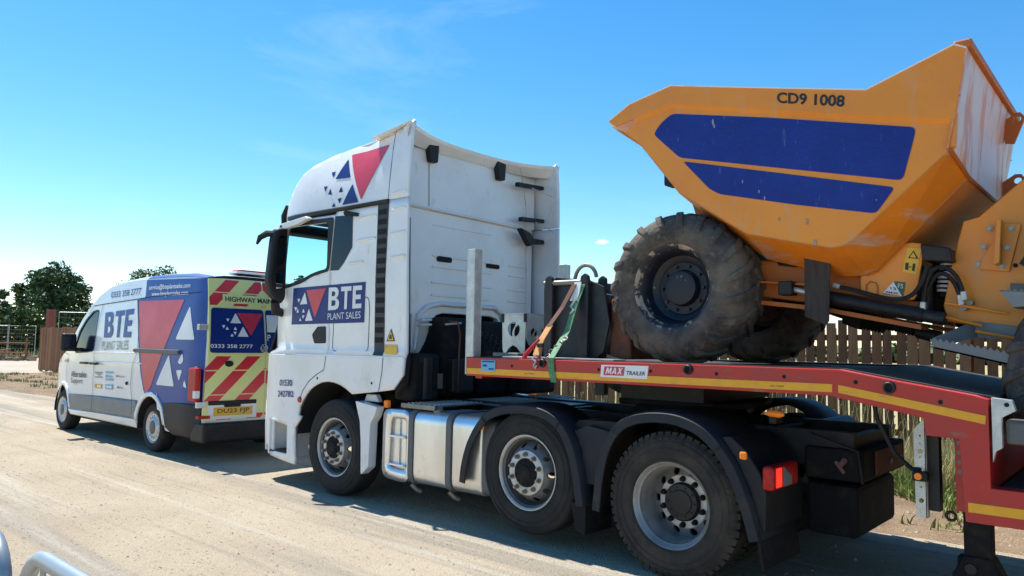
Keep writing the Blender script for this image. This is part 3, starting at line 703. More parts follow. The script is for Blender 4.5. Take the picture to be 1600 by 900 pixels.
for mir, nm in ((None, ''), (VC, '')):
    bm = holed(v_out, [dg]); skin('body_side', bm, van_y, 'van_white', van, 0, mir, step=.1)
    bm = holed(roundpoly([(-6.60,2.07),(-6.57,1.365),(-7.37,1.335),(-7.49,1.43),(-7.35,1.70),(-7.13,1.90),(-6.86,2.05)], .07), [dg])
    skin('window_seal', bm, van_y, 'black_plastic', van, .006, mir)
    skin('door_window', holed(dg), van_y, 'glass_dark', van, -.012, mir)
    skin('side_cladding', holed(g_top+g_bot[::-1]), van_y, 'grey_cladding', van, .012, mir, thick=.01)
    skin('sill', holed([(-7.53,.385),(-6.05,.412),(-4.74,.425),(-4.74,.30),(-7.50,.30)]), van_y, 'van_white', van, .020, mir, thick=.02)
    skin('rear_bumper_corner', holed([(-3.86,.72),(-3.3,.755),(-2.87,.76),(-2.87,.30),(-3.60,.30),(-3.80,.42)]), van_y, 'black_plastic', van, .014, mir, thick=.02)
    for a_, cx in ((arch_r, -4.28), (arch_f, -7.92)):
        outer = arc(cx, .34, .51 if cx > -5 else .50, 8, 172, 16)
        skin('arch_flare', holed(outer + a_[::-1][1:-1]), van_y, 'van_white', van, .022, mir, thick=.03, step=.1)
        lin = MB(); lin.smooth = True; pts = arc(cx, .34, .435, -5, 185, 18); Y0 = van_y(cx, .5)+.01; yy = (Y0, Y0+.35)
        if mir: yy = (2*mir-yy[0], 2*mir-yy[1])
        lin.add([(p[0], yy[0], p[1]) for p in pts]+[(p[0], yy[1], p[1]) for p in pts], [(i, i+1, len(pts)+i+1, len(pts)+i) for i in range(len(pts)-1)])
        lin.smooth = False; lin.add([(p[0], yy[1], p[1]) for p in pts], [tuple(range(len(pts)))]); lin.build('wheel_arch_liner', 'gap', van)
# roof, nose, windscreen
bridge('windscreen', [(-7.93,1.365),(-7.60,1.625),(-7.30,1.905),(-6.98,2.145)], .10, van_y, VC, 'glass_dark', van)
bridge('bonnet', v_top[0:7], [.10,.14,.14,.12,.10,.09,.09], van_y, VC, 'van_white', van)
bridge('roof', v_top[9:], [.09,.09,.10,.10,.10,.10,.10,.10,.06], van_y, VC, 'van_white', van)
bridge('rear_panel', [v_top[-1]] + v_rear, 0.02, van_y, VC, 'van_white', van)
g_ = MB(); g_.box((-9.06, .25, .55), (-8.96, 1.47, .85)); g_.build('grille', 'black_plastic', van, bevel=.02)
for y in (.12, 1.6): hb = MB(); hb.box((-8.97, y+(.16 if y < .8 else -.36), .86), (-8.80, y+(.36 if y < .8 else -.16), 1.02)); hb.build('headlight', 'lamp_white', van, bevel=.04)
u_ = MB(); u_.box((-8.7, .15, .22), (-3.0, 1.57, .42)); u_.build('underbody', 'dirty_black', van)
for at, s in (((-4.28, -.04, .345), 1), ((-7.92, -.04, .345), 1), ((-4.28, 2*VC+.04, .345), -1), ((-7.92, 2*VC+.04, .345), -1)): van_wheel(van, at, s)
# livery (flat print on the near side)
BL = [(-4.967,2.486),(-4.90,2.25),(-4.915,2.215),(-5.145,2.19),(-5.15,2.15),(-4.992,1.834),(-4.80,1.39),(-4.665,1.091),(-4.53,.853),(-4.44,.775)]
skin('blue_wrap', holed(BL + [(-4.35,.79)] + [(-4.20,.83),(-4.06,.72),(-3.90,.56),(-3.83,.40),(-3.6,.30),(-3.1,.30),(-2.865,.45),(-2.862,1.3),(-2.885,1.6),(-2.955,2.0),(-3.0,2.2),(-3.06,2.43)]), van_y, 'decal_mid_blue', van, .0055)
skin('red_triangle', holed(roundpoly([(-5.075,2.165),(-3.58,2.150),(-4.27,.93),(-4.44,.805),(-4.57,1.02),(-4.72,1.39),(-4.945,1.834)], .03)), van_y, 'decal_red', van, .0095)
for pts in ([(-3.384,2.06),(-3.117,1.596),(-3.66,1.598)], [(-3.793,1.389),(-3.557,.959),(-4.121,.955)], [(-3.398,1.42),(-3.34,1.308),(-3.415,1.26),(-3.51,1.285)], [(-3.53,1.18),(-3.344,1.189),(-3.422,1.034)], [(-3.26,1.07),(-3.19,.95),(-3.30,.975)]):
    skin('white_triangle', holed(roundpoly(pts, .04)), van_y, 'decal_white', van, .0095)
skin('white_corner', holed([(-4.04,.62),(-4.10,.86),(-3.98,.70),(-3.93,.60)]), van_y, 'decal_white', van, .0095)
def van_text(name, txt, box4, m, bold=0., off=.0095): return skin(name, text_bm(txt, box4, bold), van_y, m, van, off, step=.2)
skin('lettering', block_text('BTE', [(-6.31,2.01),(-5.215,2.055),(-5.175,1.615),(-6.20,1.605)]), van_y, 'decal_mid_blue', van, .0095, step=.2)
van_text('lettering', 'PLANT SALES', [(-6.25,1.545),(-5.22,1.57),(-5.20,1.43),(-6.215,1.405)], 'decal_grey', 0)
van_text('lettering', '0333 358 2777', [(-6.25,2.345),(-5.10,2.375),(-5.09,2.275),(-6.20,2.245)], 'decal_mid_blue', .012)
van_text('lettering', 'service@bteplantsales.com', [(-4.83,2.405),(-3.49,2.385),(-3.48,2.295),(-4.81,2.31)], 'decal_white', .01, .011)
van_text('lettering', 'www.bteplantsales.com', [(-4.70,2.295),(-3.52,2.28),(-3.50,2.195),(-4.66,2.21)], 'decal_white', .01, .011)
van_text('lettering', 'Aftersales', [(-7.48,1.03),(-6.76,1.045),(-6.74,.945),(-7.46,.93)], 'decal_black', .012)
van_text('lettering', 'Support', [(-7.46,.915),(-6.91,.925),(-6.89,.815),(-7.44,.805)], 'decal_black', 0)
for q, mm in (([(-6.386,1.055),(-6.10,1.062),(-6.085,1.035),(-6.375,1.03)],'decal_grey'), ([(-6.37,.985),(-6.09,.99),(-6.08,.967),(-6.369,.963)],'decal_grey'), ([(-5.963,1.078),(-5.668,1.085),(-5.66,1.052),(-5.955,1.045)],'decal_cyan'), ([(-5.95,.972),(-5.655,.978),(-5.643,.941),(-5.938,.935)],'decal_cyan'), ([(-6.364,.863),(-6.075,.872),(-6.074,.80),(-6.353,.794)],'plate_yellow'), ([(-5.938,.875),(-5.644,.885),(-5.633,.808),(-5.927,.80)],'decal_cyan')):
    skin('supplier_panel', holed(q), van_y, mm, van, .008)
rb_ = [(-6.36,1.025),(-6.11,1.03),(-6.11,.992),(-6.35,.988)]
skin('supplier_mark', holed([rb_[0], rb_[1], (-6.2,1.0), (-6.28,1.012)]), van_y, 'decal_grey', van, .008)
skin('supplier_mark', holed([(-6.33,.855),(-6.30,.855),(-6.29,.805),(-6.32,.805)]), van_y, 'decal_grey', van, .0095)
skin('supplier_mark', holed([(-6.26,.85),(-6.10,.853),(-6.10,.818),(-6.25,.816)]), van_y, 'decal_white', van, .0095)
skin('supplier_mark', holed([(-5.9,.855),(-5.68,.862),(-5.67,.83),(-5.89,.826)]), van_y, 'decal_white', van, .0095)
van_text('lettering', 'Manitou', [(-5.94,1.03),(-5.68,1.035),(-5.67,.99),(-5.93,.985)], 'decal_cyan', .02)
skin('supplier_mark', holed([(-5.51+.035*math.cos(a*.5236),1.02+.018*math.sin(a*.5236)) for a in range(12)]), van_y, 'decal_grey', van, .008)
van_text('lettering', 'Bomag', [(-5.45,1.035),(-5.22,1.038),(-5.215,1.0),(-5.445,.998)], 'decal_grey', .02)
van_text('lettering', 'Merlo', [(-5.47,.87),(-5.25,.873),(-5.245,.838),(-5.465,.834)], 'decal_grey', .01)
van_text('lettering', '4048', [(-7.98,1.215),(-7.72,1.235),(-7.70,1.175),(-7.955,1.16)], 'decal_grey', .03)
for rows_ in ((0, .01, .025, .045, .07),):
    ts = rows_; vs = []; ol = [(-4.967,2.50)]+v_top[15:]; am_ = [.10]*len(ol); am_[-1] = .06
    for i, (x, z) in enumerate(ol):
        y0 = van_y(x, z)
        for t in ts: g = 1-abs(1-2*t)**5; vs.append((x, y0+(2*VC-2*y0)*t-.004, z+am_[i]*g+.006))
    m_ = len(ts); mb = MB(); mb.smooth = True; mb.add(vs, [(i*m_+j, i*m_+j+1, (i+1)*m_+j+1, (i+1)*m_+j) for i in range(len(ol)-1) for j in range(m_-1)]); mb.build('roof_wrap', 'decal_mid_blue', van)
# panel gaps and swage lines
for path in ([(-6.47,2.15),(-6.52,1.6),(-6.50,1.36),(-6.44,1.1),(-6.43,.40)], [(-5.155,2.20),(-4.93,1.834),(-4.84,1.40),(-4.96,1.21),(-4.97,.9),(-4.90,.72),(-4.88,.30)], [(-6.98,2.00),(-6.87,2.13),(-6.47,2.15),(-5.155,2.20),(-4.6,2.225),(-3.15,2.24)], [(-8.0,1.34),(-7.75,1.30),(-7.72,.72)]):
    for mir in (None, VC): skin('panel_gap', holed(strip_poly(path, .011)), van_y, 'gap', van, .0125, mir, step=.12)
for path in ([(-7.85,1.33),(-6.50,1.365),(-4.93,1.385)], [(-8.4,1.13),(-6.46,1.215),(-4.96,1.235),(-3.0,1.24)]):
    mb = MB(); mb.tube([(x, van_y(x, z)-.002, z) for x, z in path], .012, 8); mb.build('swage_line', 'van_white', van)
mb = MB(); mb.box((-4.89, -.105+.0, 1.395), (-3.47, -.045, 1.455)); mb.box((-4.91, -.112, 1.405), (-4.85, -.04, 1.448)); mb.build('sliding_door_rail', 'grey_plastic', van, bevel=.008)
for x in (-6.79, -6.37):
    mb = MB(); mb.box((x-.13, -.15, 1.17), (x+.11, -.085, 1.205)); mb.build('door_handle', 'black_plastic', van, bevel=.012)
mb = MB(); mb.cyl((-5.12, -.10, .93), (-5.12, -.07, .93), .025); mb.build('fuel_flap_catch', 'gap', van)
for s, m_ in ((1, None), (-1, VC)):
    mb = MB(); Y = -.30; f_ = lambda y: y if s == 1 else 2*VC-y
    mb.box((-7.24, min(f_(Y-.06), f_(Y+.17)), 1.37), (-7.12, max(f_(Y-.06), f_(Y+.17)), 1.67)); q_ = mb.build('door_mirror', 'black_plastic', van, bevel=.045, seg=3)
    mb = MB(); mb.box((-7.118, min(f_(Y-.03), f_(Y+.14)), 1.44), (-7.110, max(f_(Y-.03), f_(Y+.14)), 1.63)); mb.build('mirror_glass', 'glass_dark', q_, bevel=.02)
    mb = MB(); mb.box((-7.26, min(f_(-.05), f_(-.22)), 1.37), (-7.16, max(f_(-.05), f_(-.22)), 1.43)); mb.build('mirror_arm', 'black_plastic', van)
# rear end
def skin_x(name, bm, off, material, parent, thick=0, step=.1, fn=van_rx, org=None):
    """bmesh given in (y,z) [x<-y] mapped on the van's raked rear face"""
    grid_cut(bm, step, (2,)); org = wpos(parent)
    for v in bm.verts: y, z = v.co.x, v.co.z; v.co = Vector((fn(z)+off, y, z)) - org
    bmesh.ops.recalc_face_normals(bm, faces=bm.faces)
    if sum(fc.normal.x*fc.calc_area() for fc in bm.faces) < 0: bmesh.ops.reverse_faces(bm, faces=bm.faces)
    me = bpy.data.meshes.new(name); bm.to_mesh(me); bm.free(); me.materials.append(M[material])
    o = bpy.data.objects.new(name, me); COL.objects.link(o); o.parent = parent
    if thick: sd = o.modifiers.new('thickness', 'SOLIDIFY'); sd.thickness = thick; sd.offset = -1
    return o
def clip(bm, x0, x1, z0, z1):
    for co, no in (((x0,0,0),(-1,0,0)), ((x1,0,0),(1,0,0)), ((0,0,z0),(0,0,-1)), ((0,0,z1),(0,0,1))):
        bmesh.ops.bisect_plane(bm, geom=bm.verts[:]+bm.edges[:]+bm.faces[:], plane_co=co, plane_no=no, clear_outer=True, dist=1e-5)
    return bm
DS = .832
for sgn in (1, -1):
    Y = lambda y: y if sgn == 1 else 2*DS-y
    lo, hi = sorted((Y(-.045), Y(DS-.006)))
    d = skin_x('rear_door', holed(roundpoly([(lo, .545), (hi, .545), (hi, 2.43), (lo+(.10 if sgn == 1 else 0), 2.43)] if sgn == 1 else [(lo, .545), (hi, .545), (hi-.10, 2.43), (lo, 2.43)], .03)), .028, 'refl_yellow', van, .02)
    for k in range(-6, 6):
        c0 = .065+k*.43; bm = holed([(c0-1, -.1+.0), (c0+.205-1, -.1), (c0+.205+2, 2.9), (c0+2, 2.9)])
        clip(bm, -.035, DS-.010, .55, 2.42)
        for z0, z1 in ((.55, .615), (.885, 1.19), (1.205, 1.385), (.80, .872), (1.40, 2.05), (2.065, 2.235), (2.25, 2.42)):
            b2 = bm.copy(); clip(b2, -.035+(.10*max(0, z1-1.6)/.8), DS-.010, z0, z1)
            if z0 == .55 or z0 == .80: pass
            if not b2.faces: b2.free(); continue
            if z0 == 1.40: clip(b2, -.035, .012, z0, z1)
            if not b2.faces: b2.free(); continue
            if sgn == -1:
                for v in b2.verts: v.co.x = 2*DS-v.co.x
            skin_x('red_chevron', b2, .0305, 'refl_red', d)
        bm.free()
    w = roundpoly([(.02, 1.43), (DS-.012, 1.43), (DS-.012, 2.03), (.06, 2.03)], .05)
    if sgn == -1: w = [(2*DS-p[0], p[1]) for p in w]
    skin_x('blue_window_panel', holed(w), .033, 'decal_blue', d)
    for z in (.755, 1.765):
        hp = MB(); hp.box((van_rx(z)-.03, min(Y(-.115), Y(.0)), z-.038), (van_rx(z)+.036, max(Y(-.115), Y(.0)), z+.038))
        for yy in (-.08, -.045): hp.cyl((van_rx(z)+.034, Y(yy), z-.015), (van_rx(z)+.040, Y(yy), z-.015), .008, 8)
        hp.build('hinge', 'galvanised', van, bevel=.006)
    lm = MB(); lo, hi = sorted((Y(-.075), Y(-.13))); lm.box((-3.06, lo-.01, .79), (-2.825, hi+.01, 1.235)); q_ = lm.build('tail_light', 'lamp_red', van, bevel=.03, seg=3)
    rv = MB(); rv.box((-2.90, min(Y(-.146), Y(-.08)), .84), (-2.819, max(Y(-.146), Y(-.08)), .94)); rv.build('reversing_lens', 'lamp_white', q_, bevel=.01)
    rf = MB(); lo, hi = sorted((Y(-.10), Y(.06))); rf.box((-2.88, lo, .575), (-2.792, hi, .615)); rf.build('rear_reflector', 'lamp_red', van, bevel=.006)
# right-hand window panel keeps the start of the firm's name
for pts in ([(.42,1.97),(.805,1.975),(.61,1.66)],): skin_x('red_triangle', holed(roundpoly(pts, .02)), .036, 'decal_red', van)
for pts in ([(.40,1.97),(.475,1.83),(.315,1.83)], [(.50,1.79),(.575,1.65),(.415,1.65)], [(.26,1.89),(.31,1.89),(.283,1.845)], [(.195,1.80),(.245,1.80),(.22,1.755)], [(.27,1.785),(.295,1.74),(.245,1.74)], [(.385,1.785),(.41,1.74),(.36,1.74)], [(.355,1.715),(.405,1.715),(.38,1.67)], [(.335,1.69),(.36,1.65),(.31,1.65)]):
    skin_x('white_triangle', holed(roundpoly(pts, .008)), .036, 'decal_white', van)
skin_x('white_block', holed(rect(.86, 1.72, 1.05, 1.96)), .036, 'decal_white', van)
skin_x('lettering', text_bm('P', rect(.86, 1.60, .91, 1.685), 0), .036, 'decal_white', van, step=.3)
skin_x('lettering', text_bm('0333 358 2777', rect(.03, 1.495, .635, 1.545), .015), .036, 'decal_white', van, step=.3)
skin_x('sign_panel', holed(rect(.23, 2.10, 1.43, 2.22)), .036, 'refl_yellow', van)
skin_x('lettering', text_bm('HIGHWAY MAINTENANCE', rect(.265, 2.122, 1.40, 2.192), .02), .040, 'decal_black', van, step=.3)
em = MB(); em.tube([(van_rx(1.5)+.045, .80+.052*math.cos(R(a)), 1.497+.052*math.sin(R(a))) for a in range(0, 361, 20)], .006, 6)
for a, b in (((-.02,.045),(-.0,-.0)), ((0,0),(.02,.045)), ((-.042,.02),(-.018,-.042)), ((-.018,-.042),(0,-.005)), ((0,-.005),(.018,-.042)), ((.018,-.042),(.042,.02))):
    em.tube([(van_rx(1.5)+.045, .80+a[0], 1.497+a[1]), (van_rx(1.5)+.045, .80+b[0], 1.497+b[1])], .005, 4)
em.build('round_badge', 'galvanised', van)
mb = MB(); mb.smooth = True; mb.lathe([(0, .0), (0, .045), (.02, .055), (.045, .045), (.045, 0)], 20); mb.v = [(van_rx(1.29)+.03+.0+(.045-v[1])*.6, .29+v[0]*1.1, 1.287+v[2]*.75) for v in mb.v]; mb.build('door_handle', 'black_plastic', van)
mb = MB(); mb.box((-2.825, .03, .745), (-2.790, .71, .80)); mb.box((-2.82, .25, .715), (-2.785, .48, .75)); mb.build('plate_lamp_bar', 'black_plastic', van, bevel=.01)
mb = MB(); mb.box((-2.815, .03, .56), (-2.806, .72, .75)); mb.build('plate_recess', 'van_white', van)
np_ = MB(); np_.box((-2.806, .105, .603), (-2.797, .655, .712)); np_ = np_.build('number_plate', 'plate_yellow', van, bevel=.003)
flat_text('plate_text', 'DU23 FJP', rect(.155, .622, .61, .695), -2.7955, 'decal_black', np_, .014, axis='x')
mb = MB(); mb.box((-3.1, -.06, .26), (-2.72, 2*VC+.06, .52)); mb.build('rear_bumper', 'black_plastic', van, bevel=.04, seg=3)
lb = MB(); lb.box((-3.45, .55, 2.545), (-3.2, 1.17, 2.575)); lb.build('light_bar_base', 'van_white', van, bevel=.01)
lb = MB(); lb.box((-3.43, .60, 2.570), (-3.22, 1.12, 2.600)); lb.build('light_bar', 'lamp_red', van, bevel=.02)

# ================================================================ TRACTOR UNIT
TC = 1.25
trk = thing('truck_tractor', (1.4, TC, 0), 'white high-roof articulated truck tractor with blue and red BTE livery coupled to the red trailer', 'truck')
for at, kind, s in (((0, 0, .5), 'single', 1), ((2.64, 0, .565), 'single', 1), ((3.95, 0, .5), 'dual', 1), ((0, 2.5, .5), 'single', -1), ((2.64, 2.5, .565), 'single', -1), ((3.95, 2.5, .5), 'dual', -1)):
    truck_wheel(trk, at, kind, s, 'tyre_brown' if kind == 'dual' else 'tyre')
skirt = [(-1.47,1.45),(1.088,1.455),(1.07,1.29),(.93,1.145),(.724,1.118),(.29,1.068),(.19,1.115),(.087,1.15),(-.02,1.172),(-.142,1.179),(-.27,1.162),(-.376,1.127),(-.47,1.08),(-.54,1.021),(-.61,.95),(-.657,.88),(-.674,.79),(-.62,.775),(-.66,.72),(-.74,.642),(-.715,.24),(-1.28,.275),(-1.40,.33),(-1.46,.42),(-1.48,.9)]
well = roundpoly([(-1.24,.68),(-.90,.655),(-.88,.335),(-1.22,.335)], .02)
HWIN = roundpoly([(-1.17,2.93),(-.277,2.91),(-.273,2.398),(-.405,2.386),(-.56,2.36),(-.767,2.30),(-1.02,2.265),(-1.29,2.245)], .05)
door = [(-1.43,1.462),(-.187,1.462),(-.205,1.9),(-.225,2.325),(-.160,2.985),(-1.19,3.0),(-1.29,2.6),(-1.39,2.1)]
rearp = [(-.180,1.462),(-.198,1.9),(-.218,2.325),(-.153,2.985),(-.1,3.036),(1.045,3.036),(1.055,2.4),(1.075,1.9),(1.088,1.462)]
roofp = [(-1.22,3.05),(-1.17,3.25),(-1.08,3.43),(-.96,3.555),(-.78,3.635),(-.42,3.71),(0.,3.748),(.45,3.755),(.74,3.765),(.90,3.785),(1.0,3.82),(1.045,3.835),(1.05,3.6),(1.045,3.045),(-.1,3.045)]
for mir in (None, TC):
    skin('side_skirt', holed(skirt, [well]), cab_y, 'white_paint', trk, 0, mir, thick=.03)
    dr = skin('cab_door', holed(door, [HWIN]), cab_y, 'white_paint', trk, 0, mir, thick=.03)
    skin('cab_side', holed(rearp), cab_y, 'white_paint', trk, 0, mir, thick=.03)
    skin('roof_fairing_side', holed(roofp), cab_y, 'white_paint', trk, 0, mir, thick=.03, step=.06)
    frame_ = holed(roundpoly([(-1.21,2.985),(-.165,2.96),(-.225,2.37),(-.34,2.355),(-.54,2.325),(-.76,2.255),(-1.0,2.225),(-1.345,2.20)], .05), [HWIN])
    skin('window_frame', frame_, cab_y, 'black_plastic', dr, .005, mir)
    skin('door_window', holed(HWIN), cab_y, 'glass', dr, -.014, mir)
    skin('quarter_panel', holed([(-.148,2.965),(.165,2.945),(.171,2.60),(.03,2.44),(-.06,2.37),(-.21,2.372)]), cab_y, 'glass_dark', trk, .005, mir)
    skin('vent_strip', holed([(.585,3.02),(.76,3.02),(.735,2.235),(.755,1.47),(.597,1.475),(.578,2.242)]), cab_y, 'decal_black', trk, .004, mir)
    for i in range(14):
        z = 1.6+i*.1; skin('vent_louvre', holed(rect(.60, z, .725, z+.055)), cab_y, 'gap', trk, .0075, mir, step=0)
    skin('roof_band', holed([(-1.16,3.065),(.757,3.052),(.757,3.005),(-1.15,3.02)]), cab_y, 'black_plastic', trk, .012, mir, thick=.012)
    skin('locker_lid', holed(strip_poly(roundpoly([(-.10,2.075),(.475,2.067),(.50,1.95),(.492,1.505),(-.115,1.505),(-.12,1.61)], .06)+[(-.10,2.06)], .008)), cab_y, 'gap', trk, .003, mir, step=.3)
    skin('panel_gap', holed(strip_poly([(.774,1.46),(.76,1.3),(.72,1.12)], .008)), cab_y, 'gap', trk, .003, mir, step=.3)
    skin('panel_gap', holed(strip_poly([(-.19,1.45),(-.22,1.30),(-.36,1.24),(-.50,1.16),(-.60,1.06),(-.66,.95)], .008)), cab_y, 'gap', trk, .003, mir, step=.3)
    skin('panel_gap', holed(strip_poly([(.737,3.74),(.752,3.4),(.745,3.06)], .008)), cab_y, 'gap', trk, .003, mir, step=.3)
    skin('gap_backing', holed([(-.30,1.4),(-.12,1.4),(-.12,2.98),(-.30,2.98)]), cab_y, 'gap', trk, -.045, mir, step=0)
    Y = (lambda y: y) if mir is None else (lambda y: 2*TC-y)
    def yb(mb, x0, y0, z0, x1, y1, z1): a, b = sorted((Y(y0), Y(y1))); mb.box((x0, a, z0), (x1, b, z1)); return mb
    # sill ledge between door and skirt
    mb = MB(); mb.smooth = True; pr = [(-1.40,1.455),(-.75,1.458),(.3,1.458),(1.08,1.46)]
    mb.tube([(x, Y(cab_y(x, 1.44)+.012), z) for x, z in pr], .016, 8); mb.build('sill_ledge', 'white_paint', trk)
    # pressed ridges on the cab side
    for (x0, z0, x1, z1) in ((.27,2.885,.56,2.91),(.22,2.645,.555,2.675),(.10,2.415,.36,2.44),(.775,2.915,1.02,2.945),(.775,2.675,1.02,2.70),(.775,2.435,1.02,2.46),(.775,3.08,1.02,3.11)):
        mb = MB(); mb.tube([(x0, Y(cab_y(x0, z0)+.006), z0), (x0+(x1-x0)*.2, Y(cab_y(x0, z0)-.004), z0+(z1-z0)*.5), (x1, Y(cab_y(x1, z1)+.0), z1)], [.006, .016, .014], 8); mb.build('pressed_rib', 'white_paint', trk)
    # door handle
    hp = MB(); hp.prism(roundpoly([(-.50,1.68),(-.40,1.765),(-.255,1.768),(-.243,1.585),(-.45,1.58)], .02), Y(.032), Y(.018)); hd_ = hp.build('handle', 'black_plastic', dr, bevel=.004)
    # step well with treads
    mb = MB(); yb(mb, -1.30, .24, .30, -.84, .26, .70); yb(mb, -1.30, .02, .30, -1.28, .24, .70); yb(mb, -.86, .02, .30, -.84, .24, .70); yb(mb, -1.30, .02, .69, -.84, .24, .70); mb.build('step_well', 'white_paint', trk)
    mb = MB(); yb(mb, -1.28, .03, .325, -.86, .24, .345); mb.build('step_tread', 'black_plastic', trk)
    # wheel arch liner
    lin = MB(); lin.smooth = True; pts = arc(-.10, .55, .63, 2, 178, 20); a = Y(.03); b = Y(.42); k = len(pts)
    lin.add([(p[0], a, p[1]) for p in pts]+[(p[0], b, p[1]) for p in pts], [(i, i+1, k+i+1, k+i) for i in range(k-1)]); lin.build('wheel_arch_liner', 'gap', trk)
    # white leg of the mudguard behind the front wheel
    mb = MB(); mb.prism([(.36,1.00),(.40,1.075),(.55,1.075),(.60,1.0)], Y(.10), Y(.16)); mb.build('guard_bracket', 'white_paint', trk, bevel=.01)
    mb = MB(); mb.prism(roundpoly([(.345,1.005),(.70,.965),(.655,.86),(.60,.80),(.585,.36),(.47,.275),(.455,.6),(.43,.80)], .02), Y(.0), Y(.10)); mb.build('mudguard_leg', 'white_paint', trk, bevel=.012)
    mb = MB(); yb(mb, .70, .08, .955, .76, .13, 1.03); mb.build('marker_lamp', 'lamp_amber', trk, bevel=.012)
    mb = MB(); mb.lathe([(0, 0), (0, .03), (.012, .036)], 16, c=(-.655, Y(-.012), .955), sgn=1 if mir is None else -1); mb.build('reflector', 'lamp_red', trk)
    for x, z in ((-.335, 1.205), (.605, 1.195)):
        mb = MB(); mb.cyl((x, Y(-.003), z), (x, Y(.004), z), .013, 12); mb.build('bolt_hole', 'gap', trk)
    # side flap trailing the cab (inner face), black rubber edge
    if mir is None: mb = MB(); mb.prism([(.93,1.10),(1.03,1.2),(1.06,1.4),(1.03,2.0),(1.0,2.85),(.94,2.85),(.96,2.0),(.96,1.5),(.86,1.25)], Y(.05), Y(.11)); mb.build('rubber_edge', 'gap', trk)
    # mirrors
    mm = MB(); mm.prism([(Y(-.13),2.78),(Y(-.10),2.90),(Y(.06),2.95),(Y(.06),2.10),(Y(-.0),2.02),(Y(-.13),2.14),(Y(-.17),2.30)], -1.24, -1.11, 'x'); mq = mm.build('door_mirror', 'black_plastic', trk, bevel=.035, seg=3)
    mm = MB(); mm.prism([(Y(-.08),2.78),(Y(-.04),2.84),(Y(.03),2.80),(Y(.01),2.50),(Y(-.09),2.45)], -1.108, -1.102, 'x'); mm.build('mirror_glass', 'mirror', mq)
    mm = MB(); mm.prism([(Y(-.10),2.38),(Y(.01),2.42),(Y(.01),2.22),(Y(-.08),2.20)], -1.108, -1.102, 'x'); mm.build('wide_mirror_glass', 'mirror', mq)
    mm = MB(); mm.tube([(-1.17, Y(-.05), 2.06), (-1.22, Y(.0), 1.95), (-1.25, Y(.12), 1.93)], [.05, .06, .05], 10); mm.build('mirror_arm', 'black_plastic', trk)
    mm = MB(); mm.smooth = True; mm.tube([(-1.18, Y(-.08), 2.85), (-1.25, Y(-.14), 2.85), (-1.30, Y(-.20), 2.80), (-1.31, Y(-.23), 2.72)], [.035, .042, .034, .014], 8); mm.build('kerb_mirror', 'black_plastic', trk)
    mm = MB(); mm.tube([(-1.34, Y(.13), 2.95), (-1.32, Y(.12), 3.10), (-1.26, Y(.12), 3.22)], [.028, .04, .022], 8); mm.build('visor_bracket', 'black_plastic', trk)
    mm = MB(); mm.prism([(-1.12,2.965),(-.62,3.005),(-.55,2.975),(-.80,2.925),(-1.06,2.90)], Y(-.05), Y(.02)); mm.build('rain_deflector', 'white_paint', trk, bevel=.01)
    mm = MB(); mm.tube([(.04, Y(.015), 2.985), (.16, Y(-.06), 2.955), (.26, Y(.03), 2.94)], [.02, .032, .02], 6); mm.build('side_lamp_housing', 'black_plastic', trk)
    # seats seen through the window
    st = MB(); yb(st, -.75, .45, 1.75, -.30, .95, 1.95); yb(st, -.38, .45, 1.9, -.24, .95, 2.55); yb(st, -.36, .58, 2.5, -.27, .82, 2.72); st.build('seat', 'seat_cloth', trk, bevel=.05, seg=3)
# cab front
cf = [(-1.46,.32),(-1.48,.9),(-1.47,1.45)]
bridge('front_bumper', [(-1.46,.32),(-1.50,.6),(-1.49,.9)], .13, cab_y, TC, 'white_paint', trk, thick=.02)
bridge('front_panel', [(-1.49,.9),(-1.47,1.45),(-1.43,1.80),(-1.39,2.08)], .13, cab_y, TC, 'black_plastic', trk, thick=.02)
bridge('windscreen', [(-1.39,2.08),(-1.29,2.6),(-1.19,3.0)], .13, cab_y, TC, 'glass', trk)
bridge('roof_front', [(-1.22,3.03),(-1.17,3.25),(-1.08,3.43),(-.96,3.555),(-.78,3.635),(-.42,3.71),(0.,3.748),(.45,3.755),(.74,3.765)], [.12,.12,.11,.10,.09,.07,.05,.03,.0], cab_y, TC, 'white_paint', trk, thick=.02)
mb = MB(); mb.box((-1.66, .25, 2.92), (-1.40, 2.25, 3.05)); mb.build('sun_visor', 'black_plastic', trk, bevel=.03)
# swept rear lip of the roof
lip = MB(); lip.smooth = True; rows = []; N = 28
for j in range(N+1):
    y = cab_y(.95, 3.86)-.05 + (2*TC-2*(cab_y(.95, 3.86)-.05))*j/N; s = abs((y-TC)/1.2)
    xl = .80+.24*min(1, s)**2.6; zl = 3.775+.035*min(1, s)**3; rows.append([(.40, y, 3.735), (.70, y, 3.760+.012*s), (xl, y, zl), (xl-.012, y, zl-.035), (.725+.28*min(1, s)**6, y, 3.665)])
for j in range(N):
    for i in range(4): lip.add([rows[j][i], rows[j+1][i], rows[j+1][i+1], rows[j][i+1]], [(0, 1, 2, 3)])
lip.build('roof_lip', 'white_paint', trk)
